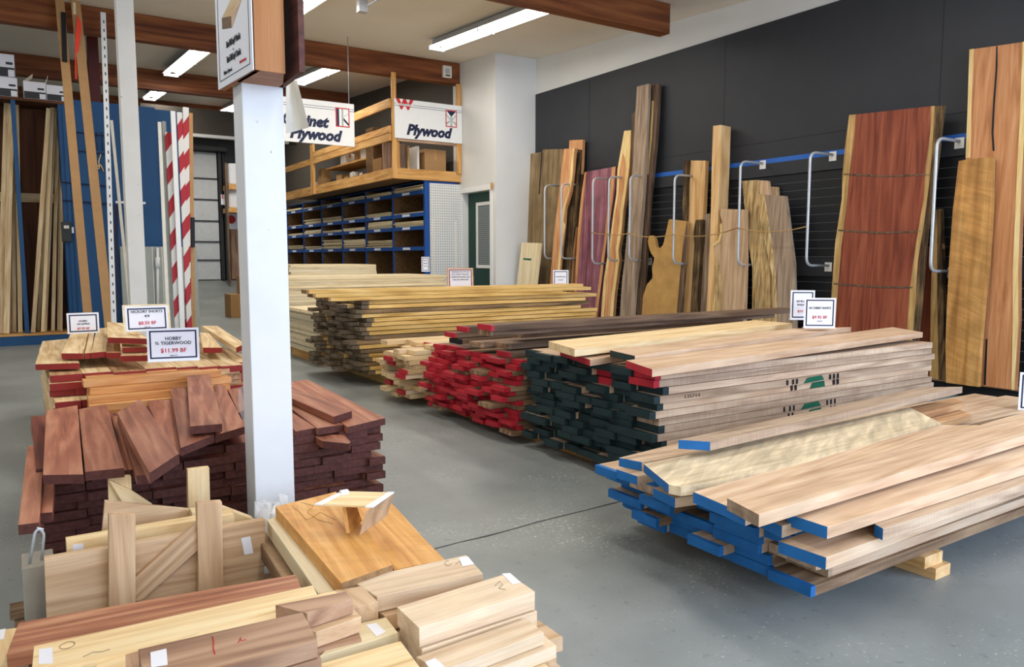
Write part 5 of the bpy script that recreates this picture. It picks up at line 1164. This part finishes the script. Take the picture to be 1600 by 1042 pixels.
tube('wire_tie', rounded([(-.01, .0, .201), (.01, .0, .30), (.03, .0, .29), (.02, .01, .201)], .02), .004, M['gal'], bk)
# stickers and pencil marks
def sticker(px, z, parent, y=None):
    P = [at(u, v, 'z', z+.0011) for u, v in px] if y is None else [at(u, v, 'y', y-.0011) for u, v in px]
    nrm = (0, 0, -.0008) if y is None else (0, .0008, 0)
    s = adopt(prism('sticker', P, nrm, M['paper'], P[1]-P[0]), parent)
    for k in range(3):
        q0 = .25+.22*k
        a = P[0].lerp(P[3], q0).lerp(P[1].lerp(P[2], q0), .2); b = P[0].lerp(P[3], q0).lerp(P[1].lerp(P[2], q0), .75)
        off = Vector((0, 0, .0004)) if y is None else Vector((0, -.0004, 0)); w = (P[3]-P[0])*.07
        adopt(prism('print_line', [a+off, b+off, b+w+off, a+w+off], Vector(nrm)*.3, M['greypanel'], b-a), s) if parent.parent is None and False else None
    return s
sticker([(61, 1014), (82, 1011), (83, 1036), (60, 1037)], .362, f2)
sticker([(235, 1019), (260, 1013), (262, 1038), (236, 1042)], .432, f4)
sticker([(200, 1022), (214, 1019), (216, 1030), (201, 1033)], .395, f4) if False else None
sticker([(572, 976), (588, 973), (603, 987), (588, 994)], .318, f9)
sticker([(717, 871), (731, 869), (741, 881), (722, 884)], .352, f11)
sticker([(784, 896), (797, 895), (814, 910), (800, 912)], .36, f12)
sticker([(664, 1034), (680, 1028), (695, 1041), (672, 1045)], .31, f13)
sticker([(-2, 984), (9, 982), (6, 998), (-6, 1000)], .285, f0)
sticker([(377, 841), (391, 838), (396, 864), (382, 867)], 0, c1, YC-.03)
sticker([(114, 851), (130, 849), (131, 860), (114, 862)], 0, c2_, YC+.06)
def pencil(pts, z, parent, mat='darkgrey', r=.0005, name='pencil_mark'):
    P = [at(u, v, 'z', z+.0008) for u, v in pts]; adopt(tube(name, P, r, M[mat], seg=4), parent)
pencil([(105+12*math.cos(t/3), 1008+5*math.sin(t/3)-.25*12*math.cos(t/3)) for t in range(20)], .362, f2)
pencil([(130, 1026), (145, 1019), (160, 1018), (172, 1014)], .362, f2)
pencil([(332, 994), (334, 1003), (333, 1012), (336, 1022)], .432, f4, 'redink', .0011, 'red_mark'); pencil([(372, 1004), (376, 996), (376, 1001), (385, 999)], .432, f4, 'redink', .0008, 'red_mark')
pencil([(700+5*math.cos(t/2)*1, 880+4*math.sin(t/2)) for t in range(11)], .352, f11); pencil([(712, 882), (718, 876), (722, 884)], .352, f11)
pencil([(773, 915), (781, 908), (786, 913), (779, 919), (790, 921)], .36, f12)
pencil([(455, 790), (468, 800), (478, 812), (490, 808), (500, 800), (512, 806), (524, 812)], .368, g1); pencil([(470, 785), (490, 790), (480, 800), (496, 812), (520, 818)], .368, g1)
pencil([(585, 996), (590, 990), (596, 984)], .318, f9) if False else None
